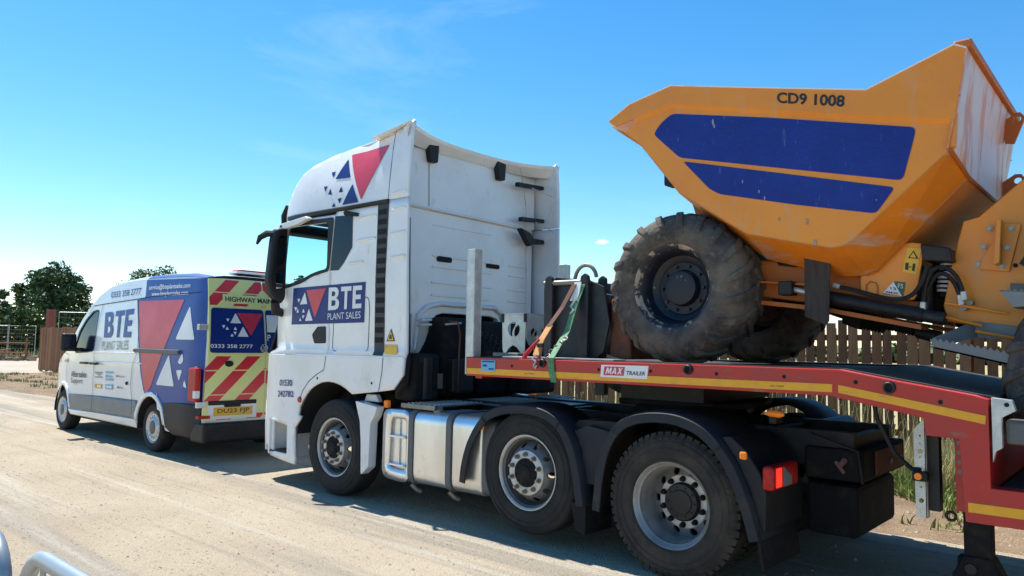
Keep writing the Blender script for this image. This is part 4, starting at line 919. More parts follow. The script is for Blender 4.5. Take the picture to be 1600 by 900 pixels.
# rear wall, pressed and stepped
W = MB(); W.box((.60, .12, 3.03), (.72, 2.38, 3.70)); W.build('upper_rear_panel', 'white_paint', trk, bevel=.02)
bm_w = [(.12,3.03),(2.36,3.03),(2.36,1.52),(1.95,1.52),(1.85,1.60),(1.79,1.80),(1.74,1.90),(1.62,1.925),(.86,1.93),(.76,1.90),(.68,1.76),(.62,1.62),(.54,1.50),(.42,1.50),(.42,1.9),(.12,1.95)]
W = MB(); W.prism(bm_w, .62, .70, 'x'); rw = W.build('rear_wall', 'white_paint', trk, bevel=.012)
W = MB(); W.tube([(.705, .46, 1.53), (.715, .50, 1.90), (.72, .62, 1.99), (.72, .80, 2.03), (.72, 1.68, 2.03), (.715, 1.80, 1.96), (.71, 1.88, 1.75), (.71, 1.98, 1.58)], .028, 10); W.build('wall_rib', 'white_paint', trk)
W = MB(); W.tube([(.705, .16, 3.0), (.72, .18, 3.055), (.725, .6, 3.052), (.727, .63, 3.045), (.725, 1.8, 3.03), (.71, 2.3, 3.02)], .016, 8); W.build('seam_rib', 'white_paint', trk)
for z in (2.88, 2.55, 2.43, 2.26, 2.12):
    for a, b in ((.68, 1.62), (1.92, 2.28)):
        W = MB(); W.prism(roundpoly([(a, z-.012), (b, z-.012), (b, z+.012), (a, z+.012)], .01), .698, .712, 'x') if z != 2.88 else W.prism(roundpoly([(a, z-.006), (b, z-.006), (b, z+.006), (a, z+.006)], .004), .698, .708, 'x')
        W.build('pressed_rib', 'white_paint', trk, bevel=.006)
for y0, y1, z0, z1 in ((.75, .97, 2.49, 2.55), (1.53, 1.75, 2.49, 2.54)):
    W = MB(); W.prism(roundpoly([(y0, z0), (y1, z0), (y1, z1), (y0, z1)], .028), .70, .714, 'x'); W.build('vent_slot', 'gap', trk)
for y0 in (.50, 1.58):
    W = MB(); W.prism(roundpoly([(y0, 3.755), (y0+.165, 3.76), (y0+.15, 3.535), (y0+.05, 3.535)], .02), .722, .80, 'x'); W.build('roof_hook', 'decal_blue' if False else 'black_plastic', trk, bevel=.012)
W = MB(); W.cyl((.725, .58, 3.62), (.725, .60, 3.05), .003, 6); W.build('panel_gap', 'gap', trk)
W = MB(); W.prism([(.12,2.98),(.20,3.0),(.18,2.92),(.12,2.88)], .70, .76, 'x'); W.build('corner_cap', 'black_plastic', trk)
for z, y0, y1 in ((3.53, 1.9, 2.38), (3.12, 1.97, 2.40)):
    W = MB(); W.prism([(y0, z-.035), (y1, z-.005), (y1, z+.04), (y0, z+.015)], .80, .86, 'x'); W.build('flap_strut', 'black_plastic', trk, bevel=.006)
W = MB(); W.prism([(1.96,3.0),(2.14,2.96),(2.20,2.90),(2.40,2.90),(2.40,2.85),(2.20,2.83),(2.14,2.80),(2.02,2.93)], .78, .86, 'x'); W.build('flap_strut', 'black_plastic', trk, bevel=.006)
for a, b in (((.86, 1.93, 3.72), (.76, 2.16, 3.30)), ((.76, 2.16, 3.30), (.74, 2.20, 2.95)), ((.90, 2.10, 3.50), (1.0, 2.38, 3.42)), ((.88, 2.2, 3.1), (1.0, 2.38, 3.0)), ((.72, 2.22, 2.9), (.73, 2.24, 1.7))):
    W = MB(); W.tube([a, b], .006, 6); W.build('stay_wire', 'galvanised', trk)
W = MB(); W.smooth = True; W.tube([(.74, .47, 1.79), (.80, .47, 1.79), (.80, .60, 1.80), (.74, .60, 1.80)], .014, 8); W.tube([(.74, .47, 1.84), (.80, .47, 1.84), (.80, .60, 1.85), (.74, .60, 1.85)], .014, 8); W.build('grab_handle', 'white_paint', trk)
# interior box
W = MB(); W.box((-1.40, .10, 1.44), (.60, 2.40, 1.50)); W.box((.16, .10, 1.5), (.20, 2.40, 3.0)); W.build('cab_interior', 'interior', trk)
W = MB(); W.box((-1.40, .2, 1.5), (-1.15, 2.3, 2.08)); W.build('dashboard', 'interior', trk, bevel=.05)
W = MB(); W.box((-1.2, .12, 3.02), (.6, 2.38, 3.04)); W.build('headlining', 'interior', trk)
W = MB(); W.tube([(-.93+.07*math.sin(R(a)), .70+.21*math.cos(R(a)), 2.16+.19*math.sin(R(a))) for a in range(0, 361, 20)], .014, 6); W.build('steering_wheel', 'black_plastic', trk)
# livery on the cab
def ct(name, txt, box4, m, bold=0., off=.0075): return skin(name, text_bm(txt, box4, bold), cab_y, m, trk, off, step=.4)
skin('blue_sign', holed([(-.925,2.208),(.42,2.225),(.417,1.805),(-.94,1.79)]), cab_y, 'decal_blue', trk, .004)
skin('red_triangle', holed(roundpoly([(-.647,2.175),(-.271,2.182),(-.461,1.863)], .015)), cab_y, 'decal_red', trk, .007)
sw = [(-.672,2.154),(-.616,2.02),(-.765,2.016),(-.583,1.967),(-.5,1.832),(-.649,1.829),(-.82,2.081),(-.761,2.084),(-.788,2.036),(-.887,1.99),(-.818,1.988),(-.844,1.94),(-.807,1.976),(-.776,1.927),(-.828,1.923),(-.689,1.969),(-.66,1.925),(-.715,1.923),(-.717,1.89),(-.662,1.894),(-.689,1.853),(-.746,1.871),(-.721,1.829),(-.769,1.83)]
for i in range(8): skin('white_triangle', holed(roundpoly(sw[3*i:3*i+3], .010)), cab_y, 'decal_white', trk, .007, step=0)
skin('lettering', block_text('BTE', [(-.215,2.187),(.368,2.19),(.366,1.955),(-.217,1.941)]), cab_y, 'decal_white', trk, .0075, step=.4)
ct('lettering', 'PLANT SALES', [(-.22,1.908),(.358,1.922),(.358,1.85),(-.218,1.837)], 'decal_white', 0)
skin('red_triangle', holed(roundpoly([(-.058,3.657),(.66,3.64),(.30,3.094)], .015)), cab_y, 'decal_red', trk, .006, step=.05)
tb = [(-.095,3.613),(.049,3.375),(-.232,3.392),(.115,3.291),(.251,3.075),(-.029,3.075),(-.339,3.49),(-.255,3.487),(-.289,3.423),(-.423,3.332),(-.346,3.326),(-.376,3.265),(-.291,3.295),(-.236,3.215),(-.313,3.223),(-.088,3.291),(-.038,3.222),(-.118,3.225),(-.122,3.157),(-.047,3.157),(-.082,3.095),(-.19,3.12),(-.151,3.072),(-.221,3.072)]
for i in range(8): skin('blue_triangle', holed(roundpoly(tb[3*i:3*i+3], .014)), cab_y, 'decal_blue', trk, .006, step=.05)
ct('lettering', '01530', [(-1.10,1.158),(-.815,1.168),(-.809,1.097),(-1.10,1.086)], 'decal_blue', .015)
ct('lettering', '242782', [(-1.135,1.030),(-.778,1.042),(-.773,.975),(-1.135,.960)], 'decal_blue', .015)
skin('warning_sign', holed(roundpoly([(.85,1.745),(.915,1.617),(.782,1.615)], .012)), cab_y, 'decal_black', trk, .004, step=0)
skin('warning_sign', holed([(.85,1.722),(.897,1.627),(.802,1.626)]), cab_y, 'decal_yellow', trk, .007, step=0)
skin('warning_mark', holed([(.838,1.68),(.862,1.68),(.872,1.64),(.828,1.64)]), cab_y, 'decal_black', trk, .010, step=0)
skin('yellow_label', holed([(.758,1.584),(.946,1.586),(.968,1.485),(.777,1.487)]), cab_y, 'decal_yellow', trk, .004, step=0)
ct('lettering', 'Blind spot', [(.775,1.572),(.93,1.574),(.935,1.545),(.782,1.543)], 'decal_grey', 0)
ct('lettering', 'take care', [(.80,1.522),(.93,1.523),(.935,1.497),(.81,1.496)], 'decal_grey', 0)
# ---- tractor chassis, tanks, guards
for Y in (lambda y: y, lambda y: 2*TC-y):
    near = Y(0) < 1
    def yb(mb, x0, y0, z0, x1, y1, z1): a, b = sorted((Y(y0), Y(y1))); mb.box((x0, a, z0), (x1, b, z1)); return mb
    # fuel tank
    tp = [(y, z) for y, z in roundpoly([(Y(.04), .275), (Y(.04), .965), (Y(.66), .965), (Y(.66), .275)], .12, 6)]
    if near:
        # step end of the tank with recessed steps
        sb_ = MB(); R1 = roundpoly([(.75,.29),(1.14,.27),(1.14,.96),(.75,.955)], .10, 5); hole_ = roundpoly([(.85,.40),(1.10,.385),(1.10,.87),(.87,.87)], .05, 5)
        bm = holed(R1, [hole_])
        skin('tank_step_panel', bm, lambda x, z: .045, 'aluminium', trk, 0, None, thick=.03, step=0)
        mb = MB(); mb.prism(R1, .075, .62); mb.build('step_tank', 'aluminium', trk, bevel=.02)
        mb = MB(); n_ = len(hole_); mb.add([(p[0], .047, p[1]) for p in hole_]+[(p[0], .070, p[1]) for p in hole_], [(i, (i+1) % n_, n_+(i+1) % n_, n_+i) for i in range(n_)]); mb.build('step_recess', 'aluminium', trk)
        for z in (.43, .70): mb = MB(); mb.box((.865, .02, z-.012), (1.095, .075, z+.012)); mb.build('tank_step', 'aluminium', trk, bevel=.006)
        mb = MB(); mb.cyl((.98, .068, .42), (.98, .068, .86), .012, 8); mb.build('step_stay', 'aluminium', trk)
        mb = MB(); mb.smooth = True; mb.prism(tp, 1.215, 1.66, 'x'); mb.smooth = False; mb.build('fuel_tank', 'aluminium', trk, bevel=.006)
        mb = MB(); mb.smooth = True; mb.prism(tp, 1.725, 2.10, 'x'); mb.smooth = False; tk2 = mb.build('rear_tank_section', 'aluminium', trk, bevel=.02, seg=3)
        tin = roundpoly([(.05, .285), (.05, .955), (.65, .955), (.65, .285)], .11, 6)
        mb = MB(); mb.prism(tin, 1.10, 1.75, 'x'); mb.build('tank_core', 'steel_dull', trk)
        mb = MB(); mb.prism(tin, 2.09, 2.24, 'x'); mb.build('tank_end', 'grey_plastic', trk, bevel=.03)
        for x in (1.178, 1.692):
            so = roundpoly([(.028, .262), (.028, .978), (.672, .978), (.672, .262)], .125, 6)
            mb = MB(); mb.prism(so, x-.034, x+.034, 'x'); mb.build('tank_strap', 'grey_plastic', trk, bevel=.005)
            mb = MB(); mb.tube([(x, .06, .27), (x+.03, .10, .22), (x+.05, .14, .20)], .022, 6); mb.build('strap_foot', 'steel_dull', trk)
        mb = MB(); mb.cyl((1.45, .14, .955), (1.45, .12, .995), .045, 16); mb.build('filler_cap', 'steel_dull', trk)
        mb = MB(); mb.box((2.06, .035, .86), (2.12, .05, .91)); mb.build('marker_lamp', 'lamp_amber', trk, bevel=.012)
    else:
        mb = MB(); mb.prism(tp, .8, 1.9, 'x'); mb.build('air_tank', 'aluminium', trk, bevel=.01)
    # rounded mudguards: edge strip, crown and side skirts
    def guard(cx, cz, pts, w, depth, nm='mudguard'):
        inner = []
        for i, p in enumerate(pts):
            a = Vector(pts[max(i-1, 0)]); b = Vector(pts[min(i+1, len(pts)-1)]); d = (b-a).normalized(); inner.append((p[0]+d.y*w*(1), p[1]-d.x*w))
        k = len(pts); mb = MB(); mb.smooth = True
        ya, yc_, yd = Y(-.02), Y(.02), Y(depth)
        vs = [(p[0], ya+.0, p[1]) for p in inner] + [((p[0]*.92+q[0]*.08), Y(-.03), (p[1]*.92+q[1]*.08)) for p, q in zip(inner, pts)] + [((p[0]*.2+q[0]*.8), Y(-.028), (p[1]*.2+q[1]*.8)) for p, q in zip(inner, pts)] + [(p[0], Y(.0), p[1]) for p in pts] + [(p[0], yd, p[1]) for p in pts]
        mb.add(vs, [(j*k+i, j*k+i+1, (j+1)*k+i+1, (j+1)*k+i) for j in range(4) for i in range(k-1)])
        o = mb.build(nm, 'fender_plastic', trk); s = o.modifiers.new('thickness', 'SOLIDIFY'); s.thickness = .012; return o
    g1 = arc(2.64, .50, .745, 187, 132, 6)[:-1] if False else None
    mid = [(1.885,.40),(1.90,.55),(1.96,.74),(2.05,.89),(2.15,1.00),(2.26,1.065),(2.42,1.11),(2.62,1.125),(2.82,1.11),(2.97,1.05),(3.08,.95),(3.16,.80),(3.21,.62),(3.245,.39)]
    rear = [(3.30,.38),(3.325,.62),(3.37,.82),(3.44,.965),(3.54,1.07),(3.68,1.13),(3.85,1.155),(4.02,1.15),(4.19,1.10),(4.32,1.01),(4.44,.87),(4.53,.68),(4.59,.50),(4.62,.385)]
    for _ in range(2):
        mid = [mid[0]]+[(a[0]*(1-t)+b[0]*t, a[1]*(1-t)+b[1]*t) for a, b in zip(mid[:-1], mid[1:]) for t in (.25, .75)]+[mid[-1]]
        rear = [rear[0]]+[(a[0]*(1-t)+b[0]*t, a[1]*(1-t)+b[1]*t) for a, b in zip(rear[:-1], rear[1:]) for t in (.25, .75)]+[rear[-1]]
    guard(2.64, .5, mid, .085, .36); guard(3.95, .5, rear, .085, .66)
    for (x, z, dx, dz) in ((2.15, .99, -.06, .06), (3.01, 1.02, .05, .07), (3.47, 1.0, -.06, .05), (4.36, .96, .06, .05)):
        mb = MB(); mb.tube([(x-dx*.1, Y(-.034), z-dz*.1), (x-dx*1.2, Y(-.034), z-dz*1.2)], .003, 4); mb.build('guard_joint', 'gap', trk)
    mb = MB(); mb.prism([(3.20,.55),(3.325,.55),(3.36,.80),(3.44,.96),(3.22,.99),(3.10,.94),(3.17,.80)], Y(.04), Y(.10)); mb.build('guard_filler', 'fender_plastic', trk)
    mb = MB(); mb.prism([(3.02,.96),(3.10,1.02),(3.35,1.03),(3.50,1.03),(3.42,.95),(3.2,.93)], Y(.10), Y(.60)); mb.build('guard_bridge', 'black_plastic', trk)
    mb = MB(); mb.prism([(3.10,.40),(3.24,.40),(3.235,.17),(3.15,.19)], Y(.0), Y(.36)); mb.build('mudflap', 'dirty_black', trk)
    mb = MB(); mb.prism([(4.585,.44),(4.605,.44),(4.64,.20),(4.62,.20)], Y(-.02), Y(.60)); mb.build('mudflap', 'dirty_black', trk)
    mb = MB(); mb.prism([(4.595,.43),(4.63,.43),(4.64,.68),(4.60,.80),(4.50,.94),(4.40,1.02),(4.33,1.01),(4.44,.86),(4.53,.68)], Y(.02), Y(.66)); mb.build('guard_back', 'black_plastic', trk, bevel=.01)
    mb = MB(); mb.box((4.485, min(Y(-.045), Y(-.02)), .885), (4.535, max(Y(-.045), Y(-.02)), .935)); q_ = mb.build('marker_lamp', 'lamp_amber', trk, bevel=.012)
    a, b = sorted((Y(-.01), Y(.42))); mb = MB(); mb.box((4.62, a, .70), (4.70, b, .855)); tl = mb.build('tail_light', 'lamp_red', trk, bevel=.025, seg=3)
    a, b = sorted((Y(.035), Y(.12))); mb = MB(); mb.box((4.695, a, .718), (4.706, b, .842)); mb.build('brake_lens', 'lamp_lit', tl, bevel=.008)
    a, b = sorted((Y(.15), Y(.28))); mb = MB(); mb.prism([(a, .718), (b, .718), (b, .77), (a+.05, .81), (a, .84)], 4.695, 4.706, 'x'); mb.build('reversing_lens', 'grey_cladding', tl)
    # axle stub and rails
    yb(MB(), -1.2, .78, .78, 4.95, .86, 1.03).build('chassis_rail', 'black_metal', trk)
for x, z in ((0, .5), (2.64, .565), (3.95, .5)):
    mb = MB(); mb.cyl((x, .35, z), (x, 2.15, z), .07, 12)
    if x > 3: mb.lathe([(-.22,.05),(-.18,.18),(0,.24),(.18,.18),(.22,.05)], 20, c=(x, 1.25, z))
    mb.build('axle', 'black_metal', trk)
mb = MB()
for x in (-.9, .5, 1.6, 2.2, 3.2, 4.3, 4.9): mb.box((x-.04, .86, .80), (x+.04, 1.64, 1.0))
tag(mb.build('cross_members', 'black_metal', trk), kind='stuff')
# catwalk of perforated tread plate
cw = MB(); cw.box((.98, .12, 1.0), (1.42, 2.35, 1.012)); cw.box((.98, .12, .965), (1.0, 2.35, 1.0)); cw.box((.96, .09, .975), (1.44, .12, 1.018)); cw = cw.build('catwalk', 'steel_dull', trk)
stud = None
tr_ = MB()
for i in range(11):
    for j in range(46):
        x, y = 1.01+i*.038, .15+j*.048+(.024 if i % 2 else 0); tr_.prism([(x-.013, y-.006), (x+.013, y-.006), (x+.013, y+.006), (x-.013, y+.006)], 1.012, 1.022, 'z')
tag(tr_.build('tread_studs', 'galvanised', trk), kind='stuff')
cw2 = MB(); cw2.box((1.42, .75, 1.0), (2.1, 2.0, 1.012)); cw2.build('rear_catwalk', 'steel_dull', trk)
# equipment behind the cab
for a, b, nm, m_, bv in (((.75,.16,1.03),(1.05,.52,1.50),'air_cleaner_box','dirty_black',.04), ((.72,.62,1.06),(.98,1.10,1.88),'exhaust_cover','dirty_black',.05), ((.73,1.20,1.05),(.95,1.68,1.86),'battery_cover','dirty_black',.05), ((.75,1.72,1.05),(1.15,2.30,1.52),'silencer_box','dirty_black',.04), ((.74,.30,.55),(1.15,2.2,1.0),'exhaust_box','dirty_black',.03), ((.98,.66,1.1),(1.10,.95,1.45),'valve_block','black_metal',.02), ((-.9,.5,.45),(.7,2.0,1.1),'engine_block','dirty_black',.05)):
    mb = MB(); mb.box(a, b); mb.build(nm, m_, trk, bevel=bv)
mb = MB(); mb.cyl((.99, .35, 1.05), (.99, .35, 1.46), .085, 16); mb.build('air_drier', 'black_metal', trk)
mb = MB(); mb.box((1.06, .47, 1.15), (1.075, .53, 1.30)); mb.build('data_plate', 'steel_dull', trk)
def coil(p0, p1, r_, turns, wire=.008, n=12):
    p0, p1 = Vector(p0), Vector(p1); d = (p1-p0).normalized(); a = d.orthogonal().normalized(); b = d.cross(a)
    return [p0.lerp(p1, i/(turns*n)) + (a*math.cos(2*math.pi*i/n)+b*math.sin(2*math.pi*i/n))*r_ for i in range(turns*n+1)]
mb = MB(); mb.tube([(.80, .66, 1.84), (1.08, .72, 1.83), (1.10, .74, 1.70), (1.09, .72, 1.1)], .010, 6); mb.build('red_air_line', 'rust', trk)
mb = MB(); mb.tube([(1.02, .60, 1.80), (1.05, .8, 1.82)], .012, 6); mb.build('hose_carrier', 'galvanised', trk)
for k, y in enumerate((1.05, 1.13, 1.21)):
    mb = MB(); mb.tube(coil((1.02, y, 1.70), (1.95, y+.05, 1.28), .04, 14), .007, 5); mb.build('coiled_air_hose', 'black_plastic', trk)
# fifth wheel and deck plate
fw_ = MB(); fw_.prism([(3.05,.80),(3.1,.66),(3.95,.66),(4.15,1.0),(4.15,1.2),(3.95,1.82),(3.1,1.82),(3.05,1.7)], 1.13, 1.175, 'z'); fw_.prism([(3.1,1.03),(3.8,1.03),(3.7,1.13),(3.2,1.13)], .8, 1.7); fw_.build('fifth_wheel', 'dirty_black', trk, bevel=.01)
# tail of the chassis: cross box, lamps board, coupling and tank
mb = MB(); mb.box((4.60, .80, .30), (4.96, 1.75, .66)); mb.build('tail_box', 'dirty_black', trk, bevel=.04)
mb = MB(); mb.box((4.62, .74, .70), (5.02, 1.80, .92)); mb.build('rear_cross_member', 'dirty_black', trk, bevel=.02)
mb = MB(); mb.box((5.02, 1.0, .73), (5.04, 1.65, .90)); mb.build('rear_plate', 'rust', trk, bevel=.005)
mb = MB(); mb.cyl((4.87, .735, .81), (4.91, .70, .85), .020, 10); mb.cyl((4.84, .735, .83), (4.90, .72, .76), .014, 8); mb.build('pink_coupling', 'coupling_pink', trk)
mb = MB(); mb.tube([(4.7, .66, 1.02), (5.0, .70, .92), (5.02, .72, .70)], .012, 6); mb.build('hose', 'black_plastic', trk)
for y in (1.3, 1.55): mb = MB(); mb.cyl((5.035, y, .80), (5.055, y, .80), .022, 12); mb.build('bolt_head', 'steel_dull', trk)
# far-side mudguard crown
mb = MB(); mb.box((4.55, .29, 1.10), (4.60, .40, 1.155)); mb.build('lamp_foot', 'black_plastic', trk)
lp_ = MB(); lp_.smooth = True; lp_.lathe([(0, 0), (0, .001)], 4); 
mb = MB(); mb.tube([(4.52, .30, 1.165), (4.555, .30, 1.165), (4.62, .30, 1.163), (4.65, .30, 1.162)], [.008, .022, .022, .008], 10); mb.build('marker_lamp', 'lamp_amber', trk)

# ================================================================ TRAILER (step-frame low loader)
trl = thing('low_loader_trailer', (4.5, TC, 0), 'red low-loader trailer with yellow reflective stripe coupled behind the white truck', 'trailer')
TW = 2.50
neck = [(1.93,1.325),(1.93,1.487),(5.10,1.487),(5.43,1.43),(5.80,1.372),(5.872,1.352),(5.872,.885),(7.6,.885),(7.6,.52),(5.75,.69),(5.73,1.13),(5.565,1.135),(5.56,1.225),(5.05,1.325)]
neck = [(1.93,1.325),(1.93,1.487),(5.10,1.487),(5.43,1.43),(5.80,1.372),(5.872,1.352),(5.872,.885),(9.5,.885),(9.5,.69),(5.75,.69),(5.73,1.13),(5.565,1.135),(5.56,1.23),(5.05,1.325)]
for y0, y1 in ((0, .11), (TW-.11, TW)):
    mb = MB(); mb.prism(neck, y0, y1); mb.build('side_beam', 'trailer_red', trl, bevel=.006)
    s = -1 if y0 == 0 else 1; yf = y0 if s == -1 else y1
    for poly in ([(1.94,1.342),(1.94,1.392),(5.065,1.397),(5.065,1.348)], [(5.10,1.394),(5.86,1.265),(5.855,1.220),(5.10,1.347)], [(5.765,.795),(9.5,.795),(9.5,.745),(5.765,.745)]):
        sheet('reflective_stripe', poly, yf, 'trailer_stripe', trl, s=s)
    for x, z in ((2.47,1.425),(3.35,1.425),(3.80,1.43),(4.31,1.43),(4.77,1.43),(5.20,1.415),(5.645,1.325)):
        mb = MB(); mb.cyl((x, yf+s*.0015, z), (x, yf-s*.01, z), .013, 12); mb.build('bolt_hole', 'gap', trl)
    for x, z in ((2.80,1.462),(4.10,1.455),(5.385,1.395)):
        mb = MB(); mb.cyl((x, yf+s*.002, z), (x, yf-s*.02, z), .036, 16); rg = mb.build('lashing_socket', 'gap', trl)
        mb = MB(); mb.tube([(x+.028*math.cos(R(a)), yf+s*.010, z-.004+.028*math.sin(R(a))) for a in range(0, 361, 30)], .008, 6); mb.build('lashing_ring', 'black_metal' , rg)
mb = MB(); mb.box((1.94, .112, 1.44), (5.09, TW-.112, 1.478)); mb.build('upper_deck', 'deck', trl)
for y0 in (.112, TW-.42):
    mb = MB(); mb.box((1.94, y0, 1.479), (5.09, y0+.30, 1.492)); mb.build('deck_side_plate', 'deck', trl)
rp_ = MB()
rp_.prism([(5.09,1.44),(5.09,1.492),(5.88,1.362),(5.88,1.31)], .112, TW-.112); rp_.build('ramp_deck', 'deck', trl)
for i in range(0):
    x = 5.18+i*.1; z = 1.492-(x-5.09)*.1646; mb = MB(); mb.box((x-.012, .13, z-.002), (x+.012, TW-.13, z+.012)); mb.build('grip_bar', 'deck', trl, bevel=.003)
mb = MB(); mb.box((5.89, .112, .80), (9.5, TW-.112, .868)); mb.build('low_deck', 'deck', trl)
mb = MB(); mb.box((5.80, .112, .69), (5.87, TW-.112, 1.30)); mb.build('step_bulkhead', 'trailer_red', trl)
for y in (.85, 1.60):
    mb = MB(); mb.prism([(2.0,1.345),(2.0,1.435),(5.6,1.36),(5.7,.75),(9.5,.70),(9.5,.60),(5.6,.62),(5.55,1.20),(4.9,1.33),(4.0,1.345)], y-.05, y+.05); mb.build('main_rail', 'dirty_black', trl)
mb = MB(); mb.prism([(3.15,.62),(3.9,.62),(3.9,1.88),(3.15,1.88)], 1.178, 1.34, 'z'); mb.build('coupling_plate', 'black_metal', trl)
mb = MB(); mb.prism([(1.95,1.44),(2.0,1.23),(2.25,1.12),(2.62,1.12),(2.75,1.22),(2.75,1.44)], 1.95, 2.02); mb.build('headstock_gusset', 'grey_cladding', trl)
mb = MB(); mb.box((1.94, .112, 1.30), (2.02, TW-.112, 1.438)); mb.build('headstock', 'trailer_red', trl)
mb = MB(); mb.box((2.12, 1.7, 1.10), (2.24, 1.78, 1.25)); mb.build('air_coupling', 'grey_cladding', trl, bevel=.01)
# nearside fittings on the step
mb = MB(); mb.prism([(5.885,1.365),(5.98,1.355),(5.995,1.30),(5.93,1.26),(5.93,1.10),(5.90,1.08),(5.885,1.02)], .0, .05); fb = mb.build('step_bracket', 'galvanised', trl, bevel=.004)
for z in (1.33,): mb = MB(); mb.cyl((5.955, -.002, z), (5.955, .004, z), .012, 10); mb.build('bolt_hole', 'gap', fb)
mb = MB(); mb.box((5.94, .03, 1.12), (6.10, .16, 1.25)); mb.build('wheel_chock', 'grey_plastic', trl, bevel=.02)
# landing leg
mb = MB(); mb.box((5.66, .42, .40), (5.80, .56, .72)); mb.box((5.62, .44, .30), (5.76, .54, .40)); mb.build('landing_leg', 'dirty_black', trl, bevel=.012)
mb = MB(); mb.prism([(5.66,.42),(5.80,.42),(5.86,.30),(5.88,.06),(5.56,.06),(5.60,.30)], .40, .58); mb.build('leg_foot', 'dirty_black', trl, bevel=.02)
mb = MB(); mb.cyl((5.70, .40, .35), (5.70, .38, .35), .03, 12); mb.build('foot_bolt', 'black_metal', trl)
mb = MB(); mb.tube([(5.60+.025*math.cos(R(a)), .42, .63+.025*math.sin(R(a))) for a in range(0, 361, 30)], .009, 6); mb.build('lashing_ring', 'black_metal', trl)
# side-guard post, flap and red punched post
gp = MB(); bm_h = [(5.435,1.13),(5.455,1.16),(5.485,1.19),(5.50,1.19),(5.50,.62),(5.44,.62)]
hl = [arc(5.470, z, r_, 0, 360, 10)[:-1] for z, r_ in ((1.10,.006),(1.055,.006),(1.01,.014),(.975,.006),(.90,.015),(.72,.014),(.70+.10,.007),(.655,.007))]
gpo = skin('guard_post', holed(bm_h, hl), lambda x, z: .30, 'galvanised', trl, 0, None, thick=.008, step=0, smooth=False)
mb = MB(); mb.box((5.494, .30, .62), (5.502, .36, 1.19)); mb.build('post_flange', 'galvanised', gpo)
mb = MB(); mb.box((5.505, .34, .66), (5.56, .42, 1.12)); mb.build('post_backing', 'black_metal', trl)
mb = MB(); mb.box((5.43, .26, .835), (5.515, .30, .895)); lq = mb.build('lamp_housing', 'black_plastic', trl, bevel=.01)
mb = MB(); mb.cyl((5.465, .26, .865), (5.465, .248, .865), .020, 14); mb.build('amber_lens', 'lamp_amber', lq)
mb = MB(); mb.box((5.655, .28, .69), (5.70, .31, 1.14)); rdp = mb.build('punched_post', 'trailer_red', trl)
for k in range(4): mb = MB(); mb.cyl((5.678, .2785, 1.08-.055*k), (5.678, .285, 1.08-.055*k), .013, 10); mb.build('post_hole', 'grey_cladding', rdp)
mb = MB(); mb.tube([(5.22, .25, 1.34), (5.24, .28, 1.18), (5.33, .30, .98), (5.42, .30, .90), (5.47, .29, .90)], .014, 8); mb.build('lamp_cable', 'black_plastic', trl)
# stickers
pl_ = sheet('maker_plate', [(3.375,1.463),(3.785,1.466),(3.772,1.372),(3.368,1.372)], -.001, 'decal_white', trl)
sheet('plate_panel', [(3.405,1.452),(3.585,1.453),(3.575,1.387),(3.395,1.386)], -.0045, 'decal_red', pl_, t=.002)
_b = block_text('MAX', [(3.428,1.444),(3.572,1.445),(3.558,1.397),(3.414,1.396)]); skin('lettering', _b, lambda x, z: -.0080, 'decal_white', pl_, 0, step=0)
flat_text('lettering', 'TRAILER', [(3.60,1.424),(3.762,1.424),(3.758,1.396),(3.596,1.395)], -.0060, 'decal_black', pl_, .015)
st_ = sheet('blue_sticker', rect(2.12, 1.375, 2.285, 1.468), -.0035, 'decal_cyan', trl)
for q in (rect(2.13, 1.448, 2.275, 1.462), rect(2.14, 1.41, 2.19, 1.43), rect(2.21, 1.385, 2.27, 1.40)): sheet('sticker_print', q, -.0068, 'decal_mid_blue', st_, t=.001)
for x in (2.62, 4.68):
    flat_text('stripe_print', 'LE-TAPE', rect(x, 1.364, x+.09, 1.374), -.0045, 'black_metal', trl, 0)
# stanchions
sp = MB(); sp.box((1.915, .0, 1.335), (1.928, .10, 2.45)); sp.box((1.928, .0, 1.49), (2.01, .008, 2.45)); sp.box((1.928, .092, 1.49), (2.01, .10, 2.45)); sp.box((1.928, .008, 2.38), (1.985, .092, 2.445)); sp.box((2.0, .008, 1.49), (2.01, .092, 2.45)); sp.build('stanchion', 'galvanised', trl, bevel=.004)
sp = MB(); sp.box((1.95, 1.29, 1.48), (2.03, 1.39, 2.43)); sp.build('stanchion', 'galvanised', trl, bevel=.006)
# deck edge planks of bright steel
mb = MB(); mb.box((2.25, .12, 1.493), (3.4, .30, 1.503)); mb.build('deck_strip', 'galvanised', trl)

# ================================================================ LOAD ON THE DECK
bx_ = thing('steel_box', (2.07, .7, 1.49), 'laser-cut galvanised steel box with round slotted holes on the deck behind the stanchion', 'box')
fy = [(1.955,1.50),(2.225,1.50),(2.235,1.88),(1.945,1.885)]
def lens(cx, cz, r_):  # a dark disc crossed by a slanting tab
    return [arc(cx-.004, cz, r_, 262, 62, 14)+[(cx+.006, cz+r_*.25), (cx-.008, cz+.0), (cx-.018, cz-r_*.5)], arc(cx+.004, cz, r_, 40, -82, 12)+[(cx+.004, cz-r_*.5), (cx+.008, cz-r_*.05), (cx+.022, cz+r_*.3)]]
bm = holed([(1.955,1.56),(1.98,1.50),(2.205,1.50),(2.225,1.56),(2.235,1.88),(1.945,1.885)], lens(2.09, 1.745, .068) + [[(2.0,1.53),(2.18,1.53),(2.13,1.58),(2.08,1.60),(2.03,1.57)]])
skin('front_plate', bm, lambda x, z: .45, 'steel_cut', bx_, 0, None, thick=.006, step=0, smooth=False)
bm = holed([(.46,1.885),(.46,1.66),(.50,1.60),(.62,1.60),(.66,1.68),(.68,1.75),(.95,1.75),(.95,1.875)], lens(.565, 1.715, .042))
for v in bm.verts: v.co = Vector((2.237, v.co.x, v.co.z)) - wpos(bx_)
